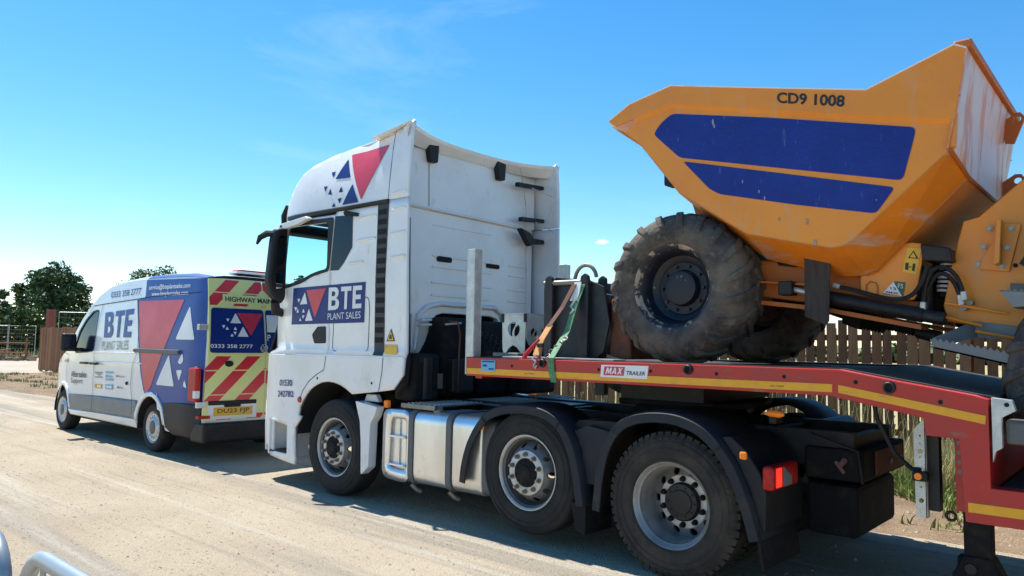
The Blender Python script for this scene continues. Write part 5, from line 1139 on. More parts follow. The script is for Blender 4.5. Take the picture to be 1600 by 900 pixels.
me = bpy.data.meshes.new('side_plate'); bm.to_mesh(me); bm.free(); me.materials.append(M['worn_white' if False else 'steel_cut']); o = bpy.data.objects.new('side_plate', me); COL.objects.link(o); o.parent = bx_; s_ = o.modifiers.new('t', 'SOLIDIFY'); s_.thickness = .006
mb = MB(); mb.box((1.95, .46, 1.885), (2.235, .95, 1.893)); mb.build('top_plate', 'steel_cut', bx_)
mb = MB(); mb.box((1.99, .52, 1.50), (2.19, .92, 1.80)); mb.build('inner_core', 'gap', bx_)
for a, b in (((1.94, .44, 1.81), (1.965, .455, 1.89)), ((2.215, .44, 1.81), (2.242, .455, 1.89))): mb = MB(); mb.box(a, b); mb.build('corner_clip', 'black_metal', bx_)
mb = MB(); mb.box((2.238, .56, 1.50), (2.25, .62, 1.57)); mb.build('small_label', 'decal_yellow', bx_)
tag(MB().box((1.97, .30, 1.493), (2.27, .44, 1.53)).build('steel_tray', 'steel_dull', bevel=.006), 'low dark steel tray lying in front of the laser-cut box', 'tray')
bk_ = thing('digger_bucket', (2.85, .7, 1.49), 'dark blue-black digger bucket strapped down behind the big dumper tyre', 'bucket')
side = [(2.52,1.50),(2.50,1.75),(2.52,1.95),(2.54,2.15),(2.60,2.20),(2.95,2.16),(3.10,2.10),(3.16,1.80),(3.10,1.55),(3.02,1.50)]
for y0 in (.42, .98):
    mb = MB(); mb.prism(side, y0, y0+.025); mb.build('side_plate', 'bucket_paint', bk_, bevel=.004)
mb = MB(); mb.smooth = True; sh_ = [(2.56,2.12),(2.52,1.95),(2.50,1.75),(2.53,1.55),(2.62,1.50),(2.85,1.495),(3.02,1.51),(3.12,1.62),(3.15,1.80)]
mb.add([(x, .445, z) for x, z in sh_]+[(x, .98, z) for x, z in sh_], [(i, i+1, len(sh_)+i+1, len(sh_)+i) for i in range(len(sh_)-1)]); o = mb.build('shell', 'bucket_paint', bk_); s_ = o.modifiers.new('t', 'SOLIDIFY'); s_.thickness = .012
mb = MB(); mb.box((2.62, .45, 1.50), (3.10, .97, 2.05)); mb.build('back_plate', 'bucket_paint', bk_, bevel=.05)
mb = MB(); mb.prism([(3.10,1.50),(3.12,2.0),(3.20,2.02),(3.30,1.85),(3.32,1.50)], .50, .95); mb.build('wear_plate', 'rust', bk_, bevel=.02)
for x in (2.545, 2.925):
    mb = MB(); mb.prism([(x-.03,1.85),(x-.035,2.10),(x-.02,2.19),(x+.02,2.215),(x+.055,2.19),(x+.06,2.10),(x+.05,1.85)], .36, .40); mb.prism([(x-.03,1.85),(x-.035,2.10),(x-.02,2.19),(x+.02,2.215),(x+.055,2.19),(x+.06,2.10),(x+.05,1.85)], .62, .66); 
    e1 = MB(); e1.prism([(x-.03,1.50),(x-.035,2.10),(x-.02,2.19),(x+.02,2.215),(x+.055,2.19),(x+.06,2.10),(x+.05,1.50)], .36, .40); e1.build('ear_plate', 'bucket_paint', bk_, bevel=.008)
    e1 = MB(); e1.prism([(x-.03,1.85),(x-.035,2.10),(x-.02,2.19),(x+.02,2.215),(x+.055,2.19),(x+.06,2.10),(x+.05,1.85)], .62, .66); e1.build('ear_plate', 'bucket_paint', bk_, bevel=.008)
mb = MB(); mb.cyl((2.50, .385, 2.145), (2.98, .385, 2.145), .022, 12); mb.build('bucket_pin', 'steel_dull', bk_)
mb = MB(); mb.tube([(2.74, .50, 2.13)] + [(2.86-.115*math.cos(R(a)), .50, 2.17+.13*math.sin(R(a))) for a in range(10, 180, 20)], .017, 8); mb.build('lifting_loop', 'steel_dull', bk_)
mb = MB()
for k in range(4): mb.prism([(3.10,1.50+.0),(3.24,1.50),(3.10,1.54)], .47+.14*k, .53+.14*k)
tag(mb.build('teeth', 'steel_dull', bk_), kind='stuff')
# straps
def ribbon(pts, w, t=.004, wd=(1, 0, 0)):
    mb = MB(); wd = Vector(wd)*w/2; n = len(pts); vs = []
    for i, p in enumerate(pts):
        p = Vector(p); a = Vector(pts[max(i-1, 0)]); b = Vector(pts[min(i+1, n-1)]); d = (b-a).normalized(); nn = d.cross(wd.normalized()).normalized()*t
        vs += [p-wd-nn, p+wd-nn, p+wd+nn, p-wd+nn]
    mb.add(vs, [(i*4+j, i*4+(j+1) % 4, i*4+4+(j+1) % 4, i*4+4+j) for i in range(n-1) for j in range(4)] + [(0, 3, 2, 1), (n*4-4, n*4-3, n*4-2, n*4-1)]); return mb
gs = thing('green_ratchet_strap', (2.93, .02, 1.49), 'green and white ratchet strap running down over the red trailer beam', 'strap')
ribbon([(2.89,.35,2.14),(2.885,.33,2.05),(2.875,.31,1.98)], .07).build('white_webbing', 'decal_white', gs)
ribbon([(2.93,.36,2.12),(2.90,.30,1.95),(2.88,.22,1.72)], .055).build('dark_webbing', 'strap_green', gs)
ribbon([(2.88,.22,1.72),(2.88,.12,1.62),(2.89,-.004,1.50)], .058).build('pale_webbing', 'strap_green', gs)
ribbon([(2.89,-.008,1.50),(2.90,-.010,1.40),(2.925,-.008,1.31)], .058).build('beam_webbing', 'strap_green', gs)
mb = MB(); mb.tube([(2.90,.31,2.0),(2.86,.29,1.93),(2.90,.28,1.90),(2.87,.27,1.87)], .010, 6); mb.build('ratchet_hook', 'galvanised', gs)
os_ = thing('orange_ratchet_strap', (2.80, .02, 1.49), 'worn orange ratchet strap with steel hook left of the green strap', 'strap')
ribbon([(2.86,.34,2.12),(2.80,.25,1.92),(2.74,.15,1.76)], .045).build('brown_webbing', 'strap_brown', os_)
ribbon([(2.745,.16,1.77),(2.72,.08,1.65),(2.72,.01,1.52)], .06).build('orange_webbing', 'strap_orange', os_)
mb = MB(); mb.tube([(2.72,-.0,1.52),(2.70,-.01,1.49),(2.74,-.015,1.47),(2.72,-.018,1.44),(2.735,-.015,1.415),(2.75,-.015,1.44)], .008, 6); mb.build('claw_hook', 'galvanised', os_)
mb = MB(); mb.box((2.715, .02, 1.585), (2.775, .05, 1.62)); mb.build('buckle', 'black_metal', os_, bevel=.005)
rr_ = thing('red_ratchet', (2.62, .05, 1.49), 'red load binder with chain links lying on the trailer edge', 'ratchet')
mb = MB(); mb.tube([(2.56,.02,1.46),(2.60,.03,1.53),(2.66,.05,1.60),(2.70,.08,1.65)], [.018,.02,.014,.012], 8); mb.build('handle', 'ratchet_red', rr_)
mb = MB(); mb.tube([(2.66,.12,1.50),(2.68,.12,1.58),(2.66,.10,1.68)], .02, 8); mb.build('barrel', 'steel_dull', rr_)
for k in range(5):
    c = Vector((2.80+.03*k, .06+.02*k, 1.52+.035*k)); mb = MB(); mb.tube([c+Vector((.022*math.cos(R(a)), .01*math.sin(R(a*1+90*k)), .014*math.sin(R(a)))) for a in range(0, 361, 40)], .005, 5); mb.build('chain_link', 'steel_dull', rr_)
# ================================================================ SITE DUMPER on the trailer
DC = 1.27
dmp = thing('site_dumper', (4.9, DC, 1.49), 'big orange site dumper with blue panels on its tipping skip, carried on the trailer', 'dumper')
for at, s in (((3.79, .30, 2.065), 1), ((3.79, 2*DC-.30, 2.065), -1), ((6.46, .30, 1.45), 1), ((6.46, 2*DC-.30, 1.45), -1)): dumper_wheel(dmp, at, s, 'dumper_rim' if s == 1 else 'rust')
# --- skip. side face, rolled rim band, hip, belly, rear wall
top = [(3.23,3.44),(3.43,3.545),(3.80,3.615),(4.5,3.445),(5.21,3.275),(5.71,3.445),(5.77,3.41)]
low = [(5.665,2.82),(5.10,2.325),(5.03,2.285),(4.96,2.28),(4.39,2.42),(3.86,2.78),(3.53,3.20),(3.30,3.37)]
hip = [(5.70,2.70),(5.16,2.145),(5.09,2.12),(4.96,2.12),(4.42,2.27),(3.92,2.66),(3.62,3.10),(3.36,3.34)]
foldT = [(3.34,3.40),(3.47,3.44),(3.80,3.475),(4.5,3.305),(5.21,3.11),(5.72,2.985)]
FA, FB = (3.34,3.395), (5.745,2.985)          # fold between the upright rim band and the leaning side panel
def fz(x): return 3.475-(x-3.80)*.2589 if x < 5.21 else 3.11-(x-5.21)*.235
def fz_(x): return 3.395+(x-3.34)*.174 if x < 3.80 else fz(x)
def sk_y(x, z):
    d = fz_(x)-z
    return .285 if d <= 0 else (.285+d*.8 if d < .03 else .309+(d-.03)*.03)
skip_root = None
fold = [(3.30,3.385),(3.47,3.42),(3.80,3.475),(4.5,3.294),(5.21,3.11),(5.70,2.995)]
fl2 = [(x, z-.030) for x, z in fold[1:]]; rim_low = [(5.665,2.82),(5.10,2.325),(5.03,2.285),(4.96,2.28),(4.39,2.42),(3.86,2.78),(3.53,3.20),(3.36,3.33)]
bm = None
for mir in (None, DC):
    F0 = lambda x, z: .285
    o = skin('rim_band', holed(top + fold[::-1]), F0, 'orange_paint', dmp, 0, mir, thick=.012, step=0, smooth=False)
    mb = MB(); YY = (lambda y: y) if mir is None else (lambda y: 2*DC-y); k = len(fl2)
    mb.add([(x, YY(.285), z) for x, z in fold[1:]]+[(x, YY(.309), z) for x, z in fl2], [(i, i+1, k+i+1, k+i) for i in range(k-1)]); o = mb.build('side_fold', 'orange_paint', dmp)
    o = skin('skip_side', holed(fl2[:1] + fl2[1:] + rim_low), sk_y, 'orange_paint', dmp, 0, mir, thick=.012, step=0, smooth=False)
    Y = (lambda y: y) if mir is None else (lambda y: 2*DC-y)
    mb = MB(); n = len(low); ch = [(5.77,3.41)] + low
    hp = [(5.745,3.30)] + hip
    mb.add([(x, Y(sk_y(x, z)), z) for x, z in low] + [(x, Y(.62), z) for x, z in hip], [(i, i+1, n+i+1, n+i) for i in range(n-1)])
    o2 = mb.build('skip_hip', 'orange_hip', dmp); s_ = o2.modifiers.new('t', 'SOLIDIFY'); s_.thickness = .01
    # crease rib between hip and belly
    mb = MB(); mb.tube([(x, Y(.615), z-.004) for x, z in hip[:3]], .012, 6); mb.build('weld_seam', 'orange_dirty', dmp)
    mb = MB(); mb.tube([(x, Y(sk_y(x, z)+.004), z) for x, z in low[:3]], .005, 6); mb.build('weld_seam', 'orange_paint', dmp)
    # bare steel top edge
    for i in range(len(top)-2 if False else len(top)-1):
        a, b_ = top[i], top[i+1]; mb = MB(); d = Vector((b_[0]-a[0], 0, b_[1]-a[1])).normalized(); nn = Vector((-d.z, 0, d.x))*.007
        mb.add([(a[0]-nn.x*.2, Y(.280), a[1]-nn.z*.2), (b_[0]-nn.x*.2, Y(.280), b_[1]-nn.z*.2), (b_[0]+nn.x, Y(.280), b_[1]+nn.z), (a[0]+nn.x, Y(.280), a[1]+nn.z),
                (a[0]-nn.x*.2, Y(.345), a[1]-nn.z*.2), (b_[0]-nn.x*.2, Y(.345), b_[1]-nn.z*.2), (b_[0]+nn.x, Y(.345), b_[1]+nn.z), (a[0]+nn.x, Y(.345), a[1]+nn.z)], [(0,1,2,3),(4,7,6,5),(3,2,6,7),(0,4,5,1),(0,3,7,4),(1,5,6,2)])
        mb.build('rim_edge', 'edge_bare', dmp)
    mb = MB(); mb.tube([(x, Y(.292), z) for x, z in ((5.22,3.262),(5.45,3.20),(5.735,3.13))], .004, 5); mb.build('weld_seam', 'orange_hip', dmp)
mb = MB(); n = len(hip); mb.add([(x, .62, z) for x, z in hip] + [(x, 2*DC-.62, z) for x, z in hip], [(i, i+1, n+i+1, n+i) for i in range(n-1)])
o = mb.build('skip_belly', 'orange_hip', dmp); s_ = o.modifiers.new('t', 'SOLIDIFY'); s_.thickness = .01
# rear wall of the skip with folded ridge
rw_ = MB()
nt, nl = (5.77,3.41), (5.665,2.82)
def RW(t, s):  # t: 0 bottom..1 top
    return Vector((nl[0]+(nt[0]-nl[0])*t, 0, nl[1]+(nt[1]-nl[1])*t))
cols = [.287, .35, .62, DC, 2*DC-.62, 2*DC-.35, 2*DC-.287]; zt_ = [3.41, 3.44, 3.46, 3.46, 3.46, 3.44, 3.41]; xb = [5.665, 5.672, 5.70, 5.70, 5.70, 5.672, 5.665]; zb = [2.82, 2.79, 2.70, 2.70, 2.70, 2.79, 2.82]
vs = [(5.775, y, z) for y, z in zip(cols, zt_)] + [(5.725, y, 3.12) for y in cols] + [(x, y, z) for x, y, z in zip(xb, cols, zb)]
rw_.add(vs, [(j*7+i, j*7+i+1, j*7+8+i, j*7+7+i) for j in range(2) for i in range(6)]); o = rw_.build('skip_rear_wall', 'worn_white', dmp); s_ = o.modifiers.new('t', 'SOLIDIFY'); s_.thickness = .014
mb = MB(); mb.box((5.70, .30, 3.42), (5.80, 2*DC-.30, 3.475)); mb.build('rear_rim', 'orange_dirty', dmp, bevel=.012)
mb = MB(); mb.tube([(5.672, .29, 2.815), (5.71, .62, 2.695), (5.71, 2*DC-.62, 2.695), (5.672, 2*DC-.29, 2.815)], .014, 6); mb.build('weld_seam', 'orange_dirty', dmp)
mb = MB(); mb.prism([(5.70,3.40),(5.735,3.41),(5.700,2.84),(5.66,2.80)], .30, .36); mb.build('corner_post', 'orange_paint', dmp, bevel=.01)
# lifting lugs
for (x, y, z, tilt) in ((5.735, 1.86, 3.27, .35), (5.70, 1.98, 2.84, .1), (5.735, .75 if False else 1.0, 3.6, 9)):
    if tilt > 1: continue
    lug = holed([(0,-.09),(0,.06),(.09,.115),(.13,.11),(.155,.07),(.14,.03),(.06,-.11)], [arc(.105, .065, .026, 0, 360, 12)[:-1]])
    ca, sa = math.cos(tilt), math.sin(tilt)
    for v in lug.verts: v.co = Vector((x+v.co.x*ca-v.co.z*sa*.3, y, z+v.co.x*sa*.4+v.co.z)) - wpos(dmp)
    me = bpy.data.meshes.new('lifting_lug'); lug.to_mesh(me); lug.free(); me.materials.append(M['orange_dirty']); o = bpy.data.objects.new('lifting_lug', me); COL.objects.link(o); o.parent = dmp
    s_ = o.modifiers.new('t', 'SOLIDIFY'); s_.thickness = .03; s_.offset = 0
# skip spill lip at the front
mb = MB(); mb.prism([(3.23,3.44),(3.43,3.545),(3.45,3.53),(3.29,3.40),(3.25,3.39)], .30, 2*DC-.30); mb.build('spill_lip', 'edge_bare', dmp, bevel=.004)
bm = holed([(3.33,3.50),(3.36,3.565),(3.42,3.60),(3.50,3.605),(3.62,3.585),(3.60,3.55),(3.43,3.545)], [arc(3.415, 3.570, .014, 0, 360, 10)[:-1]])
skin('front_lug', bm, lambda x, z: .50, 'orange_dirty', dmp, 0, None, thick=.02, step=0, smooth=False)
# blue panels and stencilled number
P1 = roundpoly([(3.635,3.27),(3.70,3.345),(3.80,3.402),(4.56,3.225),(5.49,2.985),(5.47,2.90),(5.405,2.665),(4.6,2.865),(3.86,3.05)], .035)
P2 = roundpoly([(3.885,3.018),(4.6,2.83),(5.36,2.628),(5.245,2.475),(4.75,2.585),(4.18,2.73),(4.10,2.78)], .03)
for pp in (P1, P2):
    skin('blue_panel', holed(pp), lambda x, z: sk_y(x, min(z, fz_(x)-.031)), 'dumper_blue', dmp, .004, step=0)
skin('fleet_number', text_bm('CD9 1008', [(4.63,3.388),(5.083,3.268),(5.075,3.190),(4.63,3.308)], .028), sk_y, 'decal_black', dmp, .003, step=.4)
rnd = random.Random(4)
for (x, z, s_) in ((4.14,3.27,.018),(4.15,3.24,.012),(4.48,2.71,.012),(4.36,2.80,.010),(4.81,2.46,.018),(4.86,2.32,.020),(4.62,2.50,.012),(4.52,2.66,.010),(5.25,2.56,.006)):
    pts = [(x+s_*.45*math.cos(a)*(.7+.6*rnd.random()), z+s_*1.3*math.sin(a)*(.7+.6*rnd.random())) for a in [i*.63 for i in range(10)]]
    skin('paint_chip', holed(pts), sk_y, 'chips', dmp, .006, step=0)
# --- front frame under the skip
for Y in (lambda y: y, lambda y: 2*DC-y):
    mb = MB(); mb.prism([(3.72,2.36),(4.3,2.27),(4.66,2.26),(4.84,2.215),(5.07,2.17),(5.05,2.0),(5.40,1.93),(5.39,1.80),(4.83,1.925),(4.6,1.95),(4.3,2.0),(3.7,2.1)], Y(.70), Y(.78)); mb.build('front_frame', 'orange_dirty', dmp, bevel=.01)
    mb = MB(); mb.prism([(4.35,2.105),(4.72,2.07),(4.72,2.055),(4.35,2.09)], Y(.60), Y(.70)); mb.build('frame_flange', 'orange_dirty', dmp)
    mb = MB(); mb.prism([(4.25,1.975),(4.8,1.905),(5.42,1.775),(5.42,1.745),(4.8,1.875),(4.25,1.945)], Y(.62), Y(.80)); mb.build('lower_flange', 'orange_dirty', dmp)
    mb = MB(); mb.prism(roundpoly([(5.05,2.13),(5.105,2.165),(5.345,2.32),(5.435,2.305),(5.445,2.28),(5.385,1.935),(5.05,1.985)], .03), Y(.645), Y(.665)); pa = mb.build('pivot_plate', 'orange_paint', dmp, bevel=.006)
    if Y(0) < 1:
        sheet('warning_label', [(5.345,2.285),(5.428,2.272),(5.392,2.105),(5.312,2.128)], .645, 'decal_yellow', pa)
        sheet('warning_triangle', [(5.383,2.262),(5.410,2.205),(5.348,2.215)], .6405, 'decal_black', pa, t=.002)
        sheet('warning_triangle', [(5.382,2.250),(5.398,2.213),(5.360,2.219)], .6375, 'decal_yellow', pa, t=.002)
        for q in ([(5.333,2.185),(5.352,2.182),(5.348,2.135),(5.329,2.140)], [(5.378,2.178),(5.392,2.174),(5.384,2.125),(5.370,2.130)], [(5.354,2.160),(5.368,2.156),(5.367,2.150),(5.353,2.154)]): sheet('warning_mark', q, .6405, 'decal_black', pa, t=.002)
        sheet('green_sticker', [(5.265,2.065),(5.33,2.055),(5.315,1.965),(5.19,1.985)], .645, 'decal_dkgreen', pa)
        sheet('white_triangle', [(5.258,2.062),(5.307,1.966),(5.192,1.990)], .6405, 'decal_white', pa, t=.002)
        flat_text('lettering', '13', [(5.238,2.030),(5.272,2.023),(5.274,2.004),(5.24,2.011)], .6380, 'decal_black', pa, .02)
        flat_text('lettering', 'BM3K', [(5.213,2.003),(5.288,1.990),(5.292,1.974),(5.208,1.990)], .6380, 'decal_black', pa, .02)
        flat_text('lettering', 'FS', [(5.285,2.050),(5.318,2.044),(5.314,2.015),(5.283,2.020)], .6405, 'decal_white', pa, .0)
        mb = MB(); mb.tube([(5.09,1.99,0)]*1+[(5.09,1.99,0)], .001, 3) if False else None
        mb = MB(); mb.tube([(5.09, .643, 1.99), (5.09, .640, 2.045), (5.115, .640, 2.07), (5.15, .640, 2.06), (5.16, .640, 2.03), (5.16, .643, 1.975)], .005, 5); mb.build('weld_loop', 'orange_dirty', dmp)
    # steering cylinder
    mb = MB(); mb.tube([(4.86, Y(.60), 1.965), (5.44, Y(.60), 1.835)], .048, 16); mb.build('cylinder_barrel', 'black_plastic', dmp)
    mb = MB(); mb.tube([(4.60, Y(.60), 2.035), (4.87, Y(.60), 1.965)], .020, 10); mb.build('cylinder_rod', 'galvanised', dmp)
    mb = MB(); mb.tube([(5.44, Y(.60), 1.835), (5.56, Y(.60), 1.81)], .042, 12); mb.build('cylinder_neck', 'black_metal', dmp); mb = MB(); mb.box((4.52, min(Y(.54), Y(.66)), 1.99), (4.62, max(Y(.54), Y(.66)), 2.09)); mb.build('cylinder_eye', 'black_metal', dmp, bevel=.01)
    mb = MB(); mb.prism([(4.725,2.285),(4.90,2.225),(4.885,1.80),(4.865,1.775),(4.725,1.835)], Y(.50), Y(.512)); mb.build('rubber_flap', 'flap_rubber', dmp)
    mb = MB(); mb.prism([(4.725,2.36),(4.74,2.36),(4.91,2.225),(4.90,2.21),(4.725,2.27)], Y(.48), Y(.60)); mb.build('flap_bracket', 'orange_paint', dmp)
    # front legs up to the skip pivot and lamps
    mb = MB(); mb.prism([(3.70,2.93),(3.78,2.95),(4.02,2.80),(4.35,2.42),(4.35,2.2),(3.9,2.3)], Y(.72), Y(.78)); mb.build('front_bracket', 'orange_dirty', dmp, bevel=.008)
    mb = MB(); mb.prism(roundpoly([(3.66,3.00),(3.72,3.01),(3.80,2.94),(3.82,2.87),(3.66,2.875)], .02), Y(.43), Y(.55)); lh = mb.build('lamp_housing', 'black_plastic', dmp, bevel=.01)
    for (x0, z0) in ((4.30, 2.30), (4.45, 2.25)):
        mb = MB(); mb.prism([(x0, z0+.04), (x0+.11, z0+.02), (x0+.15, z0-.05), (x0+.03, z0-.03)], Y(.66), Y(.70)); mb.build('frame_opening', 'gap', dmp)
mb = MB(); mb.cyl((3.80, .6, 2.065), (3.80, 2*DC-.6, 2.065), .11, 16); mb.lathe([(-.30,.08),(-.22,.2),(0,.26),(.22,.2),(.30,.08)], 20, c=(3.8, DC, 2.065)); mb.build('front_axle', 'rust', dmp)
mb = MB(); mb.box((3.9, .85, 2.0), (4.7, 1.7, 2.35)); mb.build('frame_crossbox', 'orange_dirty', dmp, bevel=.02)
mb = MB(); mb.prism([(4.1,2.30),(5.1,2.10),(5.35,1.95),(5.40,1.80),(4.3,1.98)], 1.0, 1.54); mb.build('centre_frame', 'dirty_black', dmp)
# driveshaft with rubber bellows
mb = MB(); prof = [(4.84,1.90,.05),(4.86,1.86,.075),(4.94,1.83,.075),(4.96,1.80,.05)]
mb.tube([(4.84, 1.0, 1.86), (4.97, 1.0, 1.81)], .065, 12); mb.build('drive_coupling', 'dirty_black', dmp, bevel=.01)
mb = MB(); mb.tube([(4.97+.012*i, 1.0, 1.815-.0027*i) for i in range(12)], [.062 if i % 2 else .045 for i in range(12)], 14); mb.build('drive_joint', 'dirty_black', dmp)
mb = MB(); mb.tube([(5.10+.0105*i, .95, 1.795-.0027*i) for i in range(24)], [.036 if i % 2 else .026 for i in range(24)], 12); mb.build('rubber_bellows', 'black_plastic', dmp)
mb = MB(); mb.tube([(5.34, .92, 1.735), (5.47, .86, 1.70)], .042, 12); mb.build('shaft_end', 'black_plastic', dmp)
mb = MB(); mb.tube([(4.66, .9, 1.93), (4.84, .97, 1.86)], .03, 10); mb.build('drive_shaft', 'dirty_black', dmp)
# articulation: black pivot block, lift ram with pale coils
mb = MB(); mb.prism([(5.44,2.27),(5.56,2.22),(5.60,1.80),(5.44,1.84)], .86, 1.6); mb.build('pivot_block', 'dirty_black', dmp, bevel=.02)
mb = MB(); mb.prism([(5.43,2.30),(5.60,2.26),(5.61,2.17),(5.44,2.19)], .60, .86); mb.build('pivot_bracket', 'black_metal', dmp, bevel=.01)
mb = MB(); mb.tube([(5.45, .70, 2.16), (5.43, .70, 1.86)], .035, 12); mb.build('vertical_ram', 'black_metal', dmp)
mb = MB(); mb.tube([(5.55, .80, 2.22), (5.52, .80, 1.96)], .035, 12); mb.build('spring_core', 'dirty_black', dmp)
mb = MB(); mb.tube(coil((5.56, .80, 2.20), (5.525, .80, 2.0), .048, 7, n=12), .0095, 6); mb.build('coil_spring', 'lamp_white', dmp)
hoses = [[(5.44,.60,1.90),(5.46,.585,2.05),(5.51,.575,2.135),(5.58,.575,2.14),(5.64,.585,2.07),(5.665,.60,1.97)], [(5.44,.63,1.92),(5.47,.615,2.02),(5.52,.60,2.10),(5.57,.60,2.10),(5.62,.60,2.04),(5.645,.61,1.95)], [(4.94,.56,2.035),(5.02,.55,2.015),(5.14,.54,1.975),(5.28,.54,1.935),(5.38,.55,1.95),(5.44,.56,2.03),(5.47,.57,2.13)]]
for h in hoses:
    # smooth the path
    pts = [Vector(p) for p in h]
    for _ in range(2): pts = [pts[0]] + [q for a, b in zip(pts[:-1], pts[1:]) for q in (a.lerp(b, .25), a.lerp(b, .75))] + [pts[-1]]
    mb = MB(); mb.tube(pts, .014, 8); mb.build('hydraulic_hose', 'black_plastic', dmp)
for p, q in (((5.665,.60,1.98),(5.672,.602,1.93)), ((5.645,.61,1.96),(5.652,.612,1.90)), ((5.44,.60,1.92),(5.437,.60,1.87)), ((4.945,.56,2.035),(4.90,.565,2.05))):
    mb = MB(); mb.tube([p, q], .019, 8); mb.build('hose_fitting', 'galvanised', dmp)
mb = MB(); mb.cyl((5.655, .64, 1.885), (5.655, .70, 1.885), .022, 10); mb.cyl((5.69, .64, 1.915), (5.69, .70, 1.915), .018, 10); mb.build('hose_boss', 'steel_dull', dmp)
# --- rear body
for Y in (lambda y: y, lambda y: 2*DC-y):
    mb = MB(); mb.prism([(5.655,2.44),(5.74,2.46),(5.97,2.66),(6.35,2.95),(7.6,2.9),(7.9,2.4),(7.8,1.7),(6.9,1.55),(5.95,1.72),(5.55,1.80),(5.53,1.90),(5.58,2.15)], Y(.72), Y(.76)); mb.build('rear_body_side', 'orange_paint', dmp, bevel=.008)
mb = MB(); mb.prism([(5.70,2.45),(5.97,2.68),(6.35,2.98),(7.6,2.93),(7.9,2.4),(7.8,1.7),(6.9,1.6),(5.95,1.76),(5.62,1.85),(5.62,2.2)], .765, 2*DC-.765); mb.build('rear_body_core', 'orange_dirty', dmp, bevel=.02)
br = MB(); br.prism(roundpoly([(5.835,2.415),(5.965,2.39),(5.895,2.10),(5.735,2.125),(5.76,2.20),(5.84,2.33)], .012), .698, .718); brk = br.build('bolted_bracket', 'orange_paint', dmp, bevel=.004)
mb = MB(); mb.prism([(5.852,2.42),(5.875,2.415),(5.86,2.15),(5.83,2.14)], .60, .70); mb.build('bracket_web', 'orange_paint', dmp, bevel=.004)
for (x, z) in ((5.80,2.375),(5.765,2.265),(5.735,2.155),(5.915,2.365),(5.89,2.25),(5.86,2.135)):
    y0 = .698 if x > 5.83 else .715
    mb = MB(); mb.cyl((x, y0-.006, z), (x, y0, z), .018, 14); mb.cyl((x, y0-.02, z), (x, y0-.005, z), .012, 6); mb.build('bolt', 'nut_steel', dmp)
mb = MB(); mb.cyl((5.925, .712, 2.14), (5.925, .722, 2.14), .013, 12); mb.build('bolt_hole', 'gap', dmp)
lb_ = sheet('instruction_label', rect(5.975, 2.27, 6.08, 2.41), .7195, 'decal_yellow', dmp)
flat_text('lettering', 'G5', rect(5.99, 2.345, 6.06, 2.39), .7150, 'decal_black', lb_, .02)
sheet('label_mark', rect(5.985, 2.285, 6.02, 2.32), .7162, 'decal_black', lb_, t=.001)
for z0, z1 in (((5.56,1.915),(5.88,1.845)), ((5.52,1.835),(5.75,1.77)), ((5.72,1.735),(6.0,1.675))):
    mb = MB(); mb.tube([(z0[0], .62, z0[1]), (z1[0], .66, z1[1])], .010, 6); mb.build('guard_rod', 'orange_paint', dmp)
# access steps: serrated grey treads
def step_tread(x0, x1, z, y0, y1, d, nm='access_step'):
    mb = MB(); mb.prism([(x0, z), (x1, z-.02), (x1, z-.02-d*.6), (x0+.06, z-d)], y0, y0+.008); n = int((x1-x0)/.03)
    for i in range(n): xx = x0+i*.03; mb.prism([(xx, z-.004-.02*i/n), (xx+.015, z+.010-.02*i/n), (xx+.03, z-.004-.02*i/n)], y0, y0+.008)
    mb.prism([(x0+.06, z-d), (x1, z-.02-d*.6), (x1, z-.028-d*.6), (x0+.06, z-d-.008)], y0, y1); mb.prism([(x0, z), (x1, z-.02), (x1, z-.02-d*.6), (x0+.06, z-d)], y1-.008, y1)
    return mb.build(nm, 'grey_cladding', dmp)
step_tread(5.885, 6.20, 1.965, .38, .66, .09)
mb = MB(); mb.prism([(5.90,2.03),(6.2,2.0),(6.2,1.9),(5.90,1.93)], .68, .70); mb.build('step_bracket', 'grey_plastic', dmp)
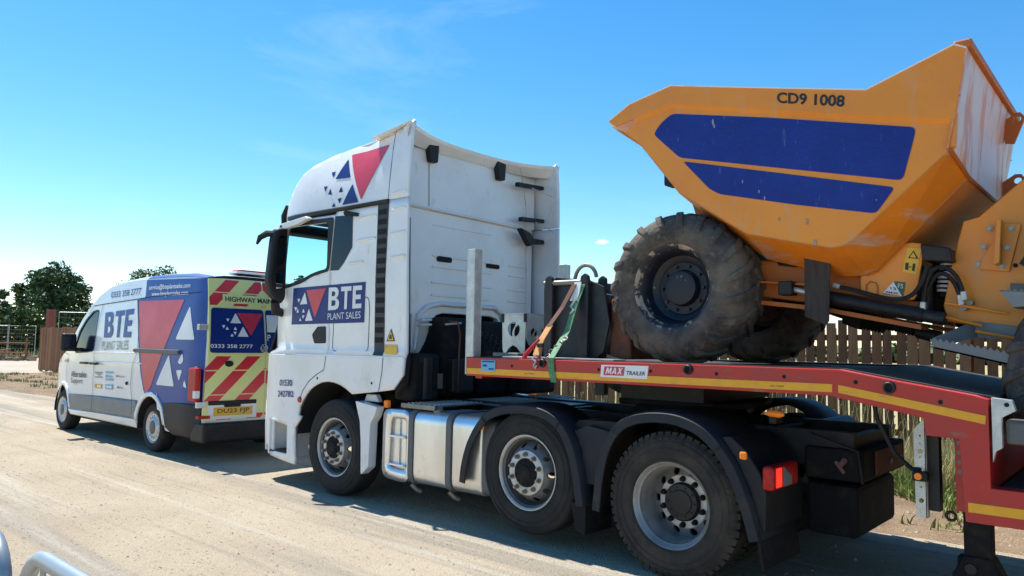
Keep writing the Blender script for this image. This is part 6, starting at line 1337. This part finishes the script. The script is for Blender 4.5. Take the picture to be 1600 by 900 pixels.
mb = MB(); mb.prism([(5.52,1.68),(5.92,1.60),(6.15,1.70),(6.15,1.60),(5.92,1.535),(5.54,1.625)], .38, .388); mb.prism([(5.70,1.80),(6.12,1.74),(6.12,1.66),(5.72,1.70)], .70, .712); mb.prism([(5.54,1.625),(5.92,1.535),(5.92,1.545),(5.54,1.635)], .38, .70)
mb.add([(5.52, .38, 1.68), (5.70, .70, 1.80), (5.72, .70, 1.70), (5.54, .38, 1.625)], [(0, 1, 2, 3)]); o = mb.build('lower_step_box', 'grey_cladding', dmp)
for i in range(12):
    x = 5.53+i*.032; z = 1.685-(x-5.52)*.2; mb = MB(); mb.prism([(x, z-.008), (x+.016, z+.008), (x+.032, z-.012)], .377, .391); tag(mb.build('step_tooth', 'grey_cladding', dmp))
# driver's station and engine cover behind the frame edge
mb = MB(); mb.box((6.75, .95, 2.95), (7.20, 1.60, 3.08)); mb.box((7.12, .95, 3.05), (7.26, 1.60, 3.55)); mb.build('driver_seat', 'seat_cloth', dmp, bevel=.05, seg=3)
mb = MB(); mb.tube([(6.55, 1.27, 2.9), (6.68, 1.27, 3.35)], .03, 10); mb.tube([(6.70+.05*math.sin(R(a)), 1.27+.19*math.cos(R(a)), 3.36+.17*math.sin(R(a))*.5) for a in range(0, 361, 20)], .015, 6); mb.build('steering_wheel', 'black_plastic', dmp)
mb = MB(); mb.tube([(7.45, .60, 2.85), (7.45, .60, 4.2), (7.45, .72, 4.35), (7.45, 1.82, 4.35), (7.45, 1.94, 4.2), (7.45, 1.94, 2.85)], .04, 10); mb.build('roll_bar', 'black_metal', dmp)
for i in range(7):
    mb = MB(); mb.box((6.9+i*.09, .712, 2.15), (6.94+i*.09, .722, 2.55)); mb.build('engine_louvre', 'gap', dmp)
for y0 in (.42, 1.82):
    mb = MB(); mb.prism([(5.98,2.12),(6.10,2.32),(6.35,2.45),(6.65,2.45),(6.95,2.28),(6.95,2.25),(6.65,2.41),(6.35,2.41),(6.12,2.29),(6.01,2.10)], y0, y0+.30); mb.build('rear_mudguard', 'black_plastic', dmp)
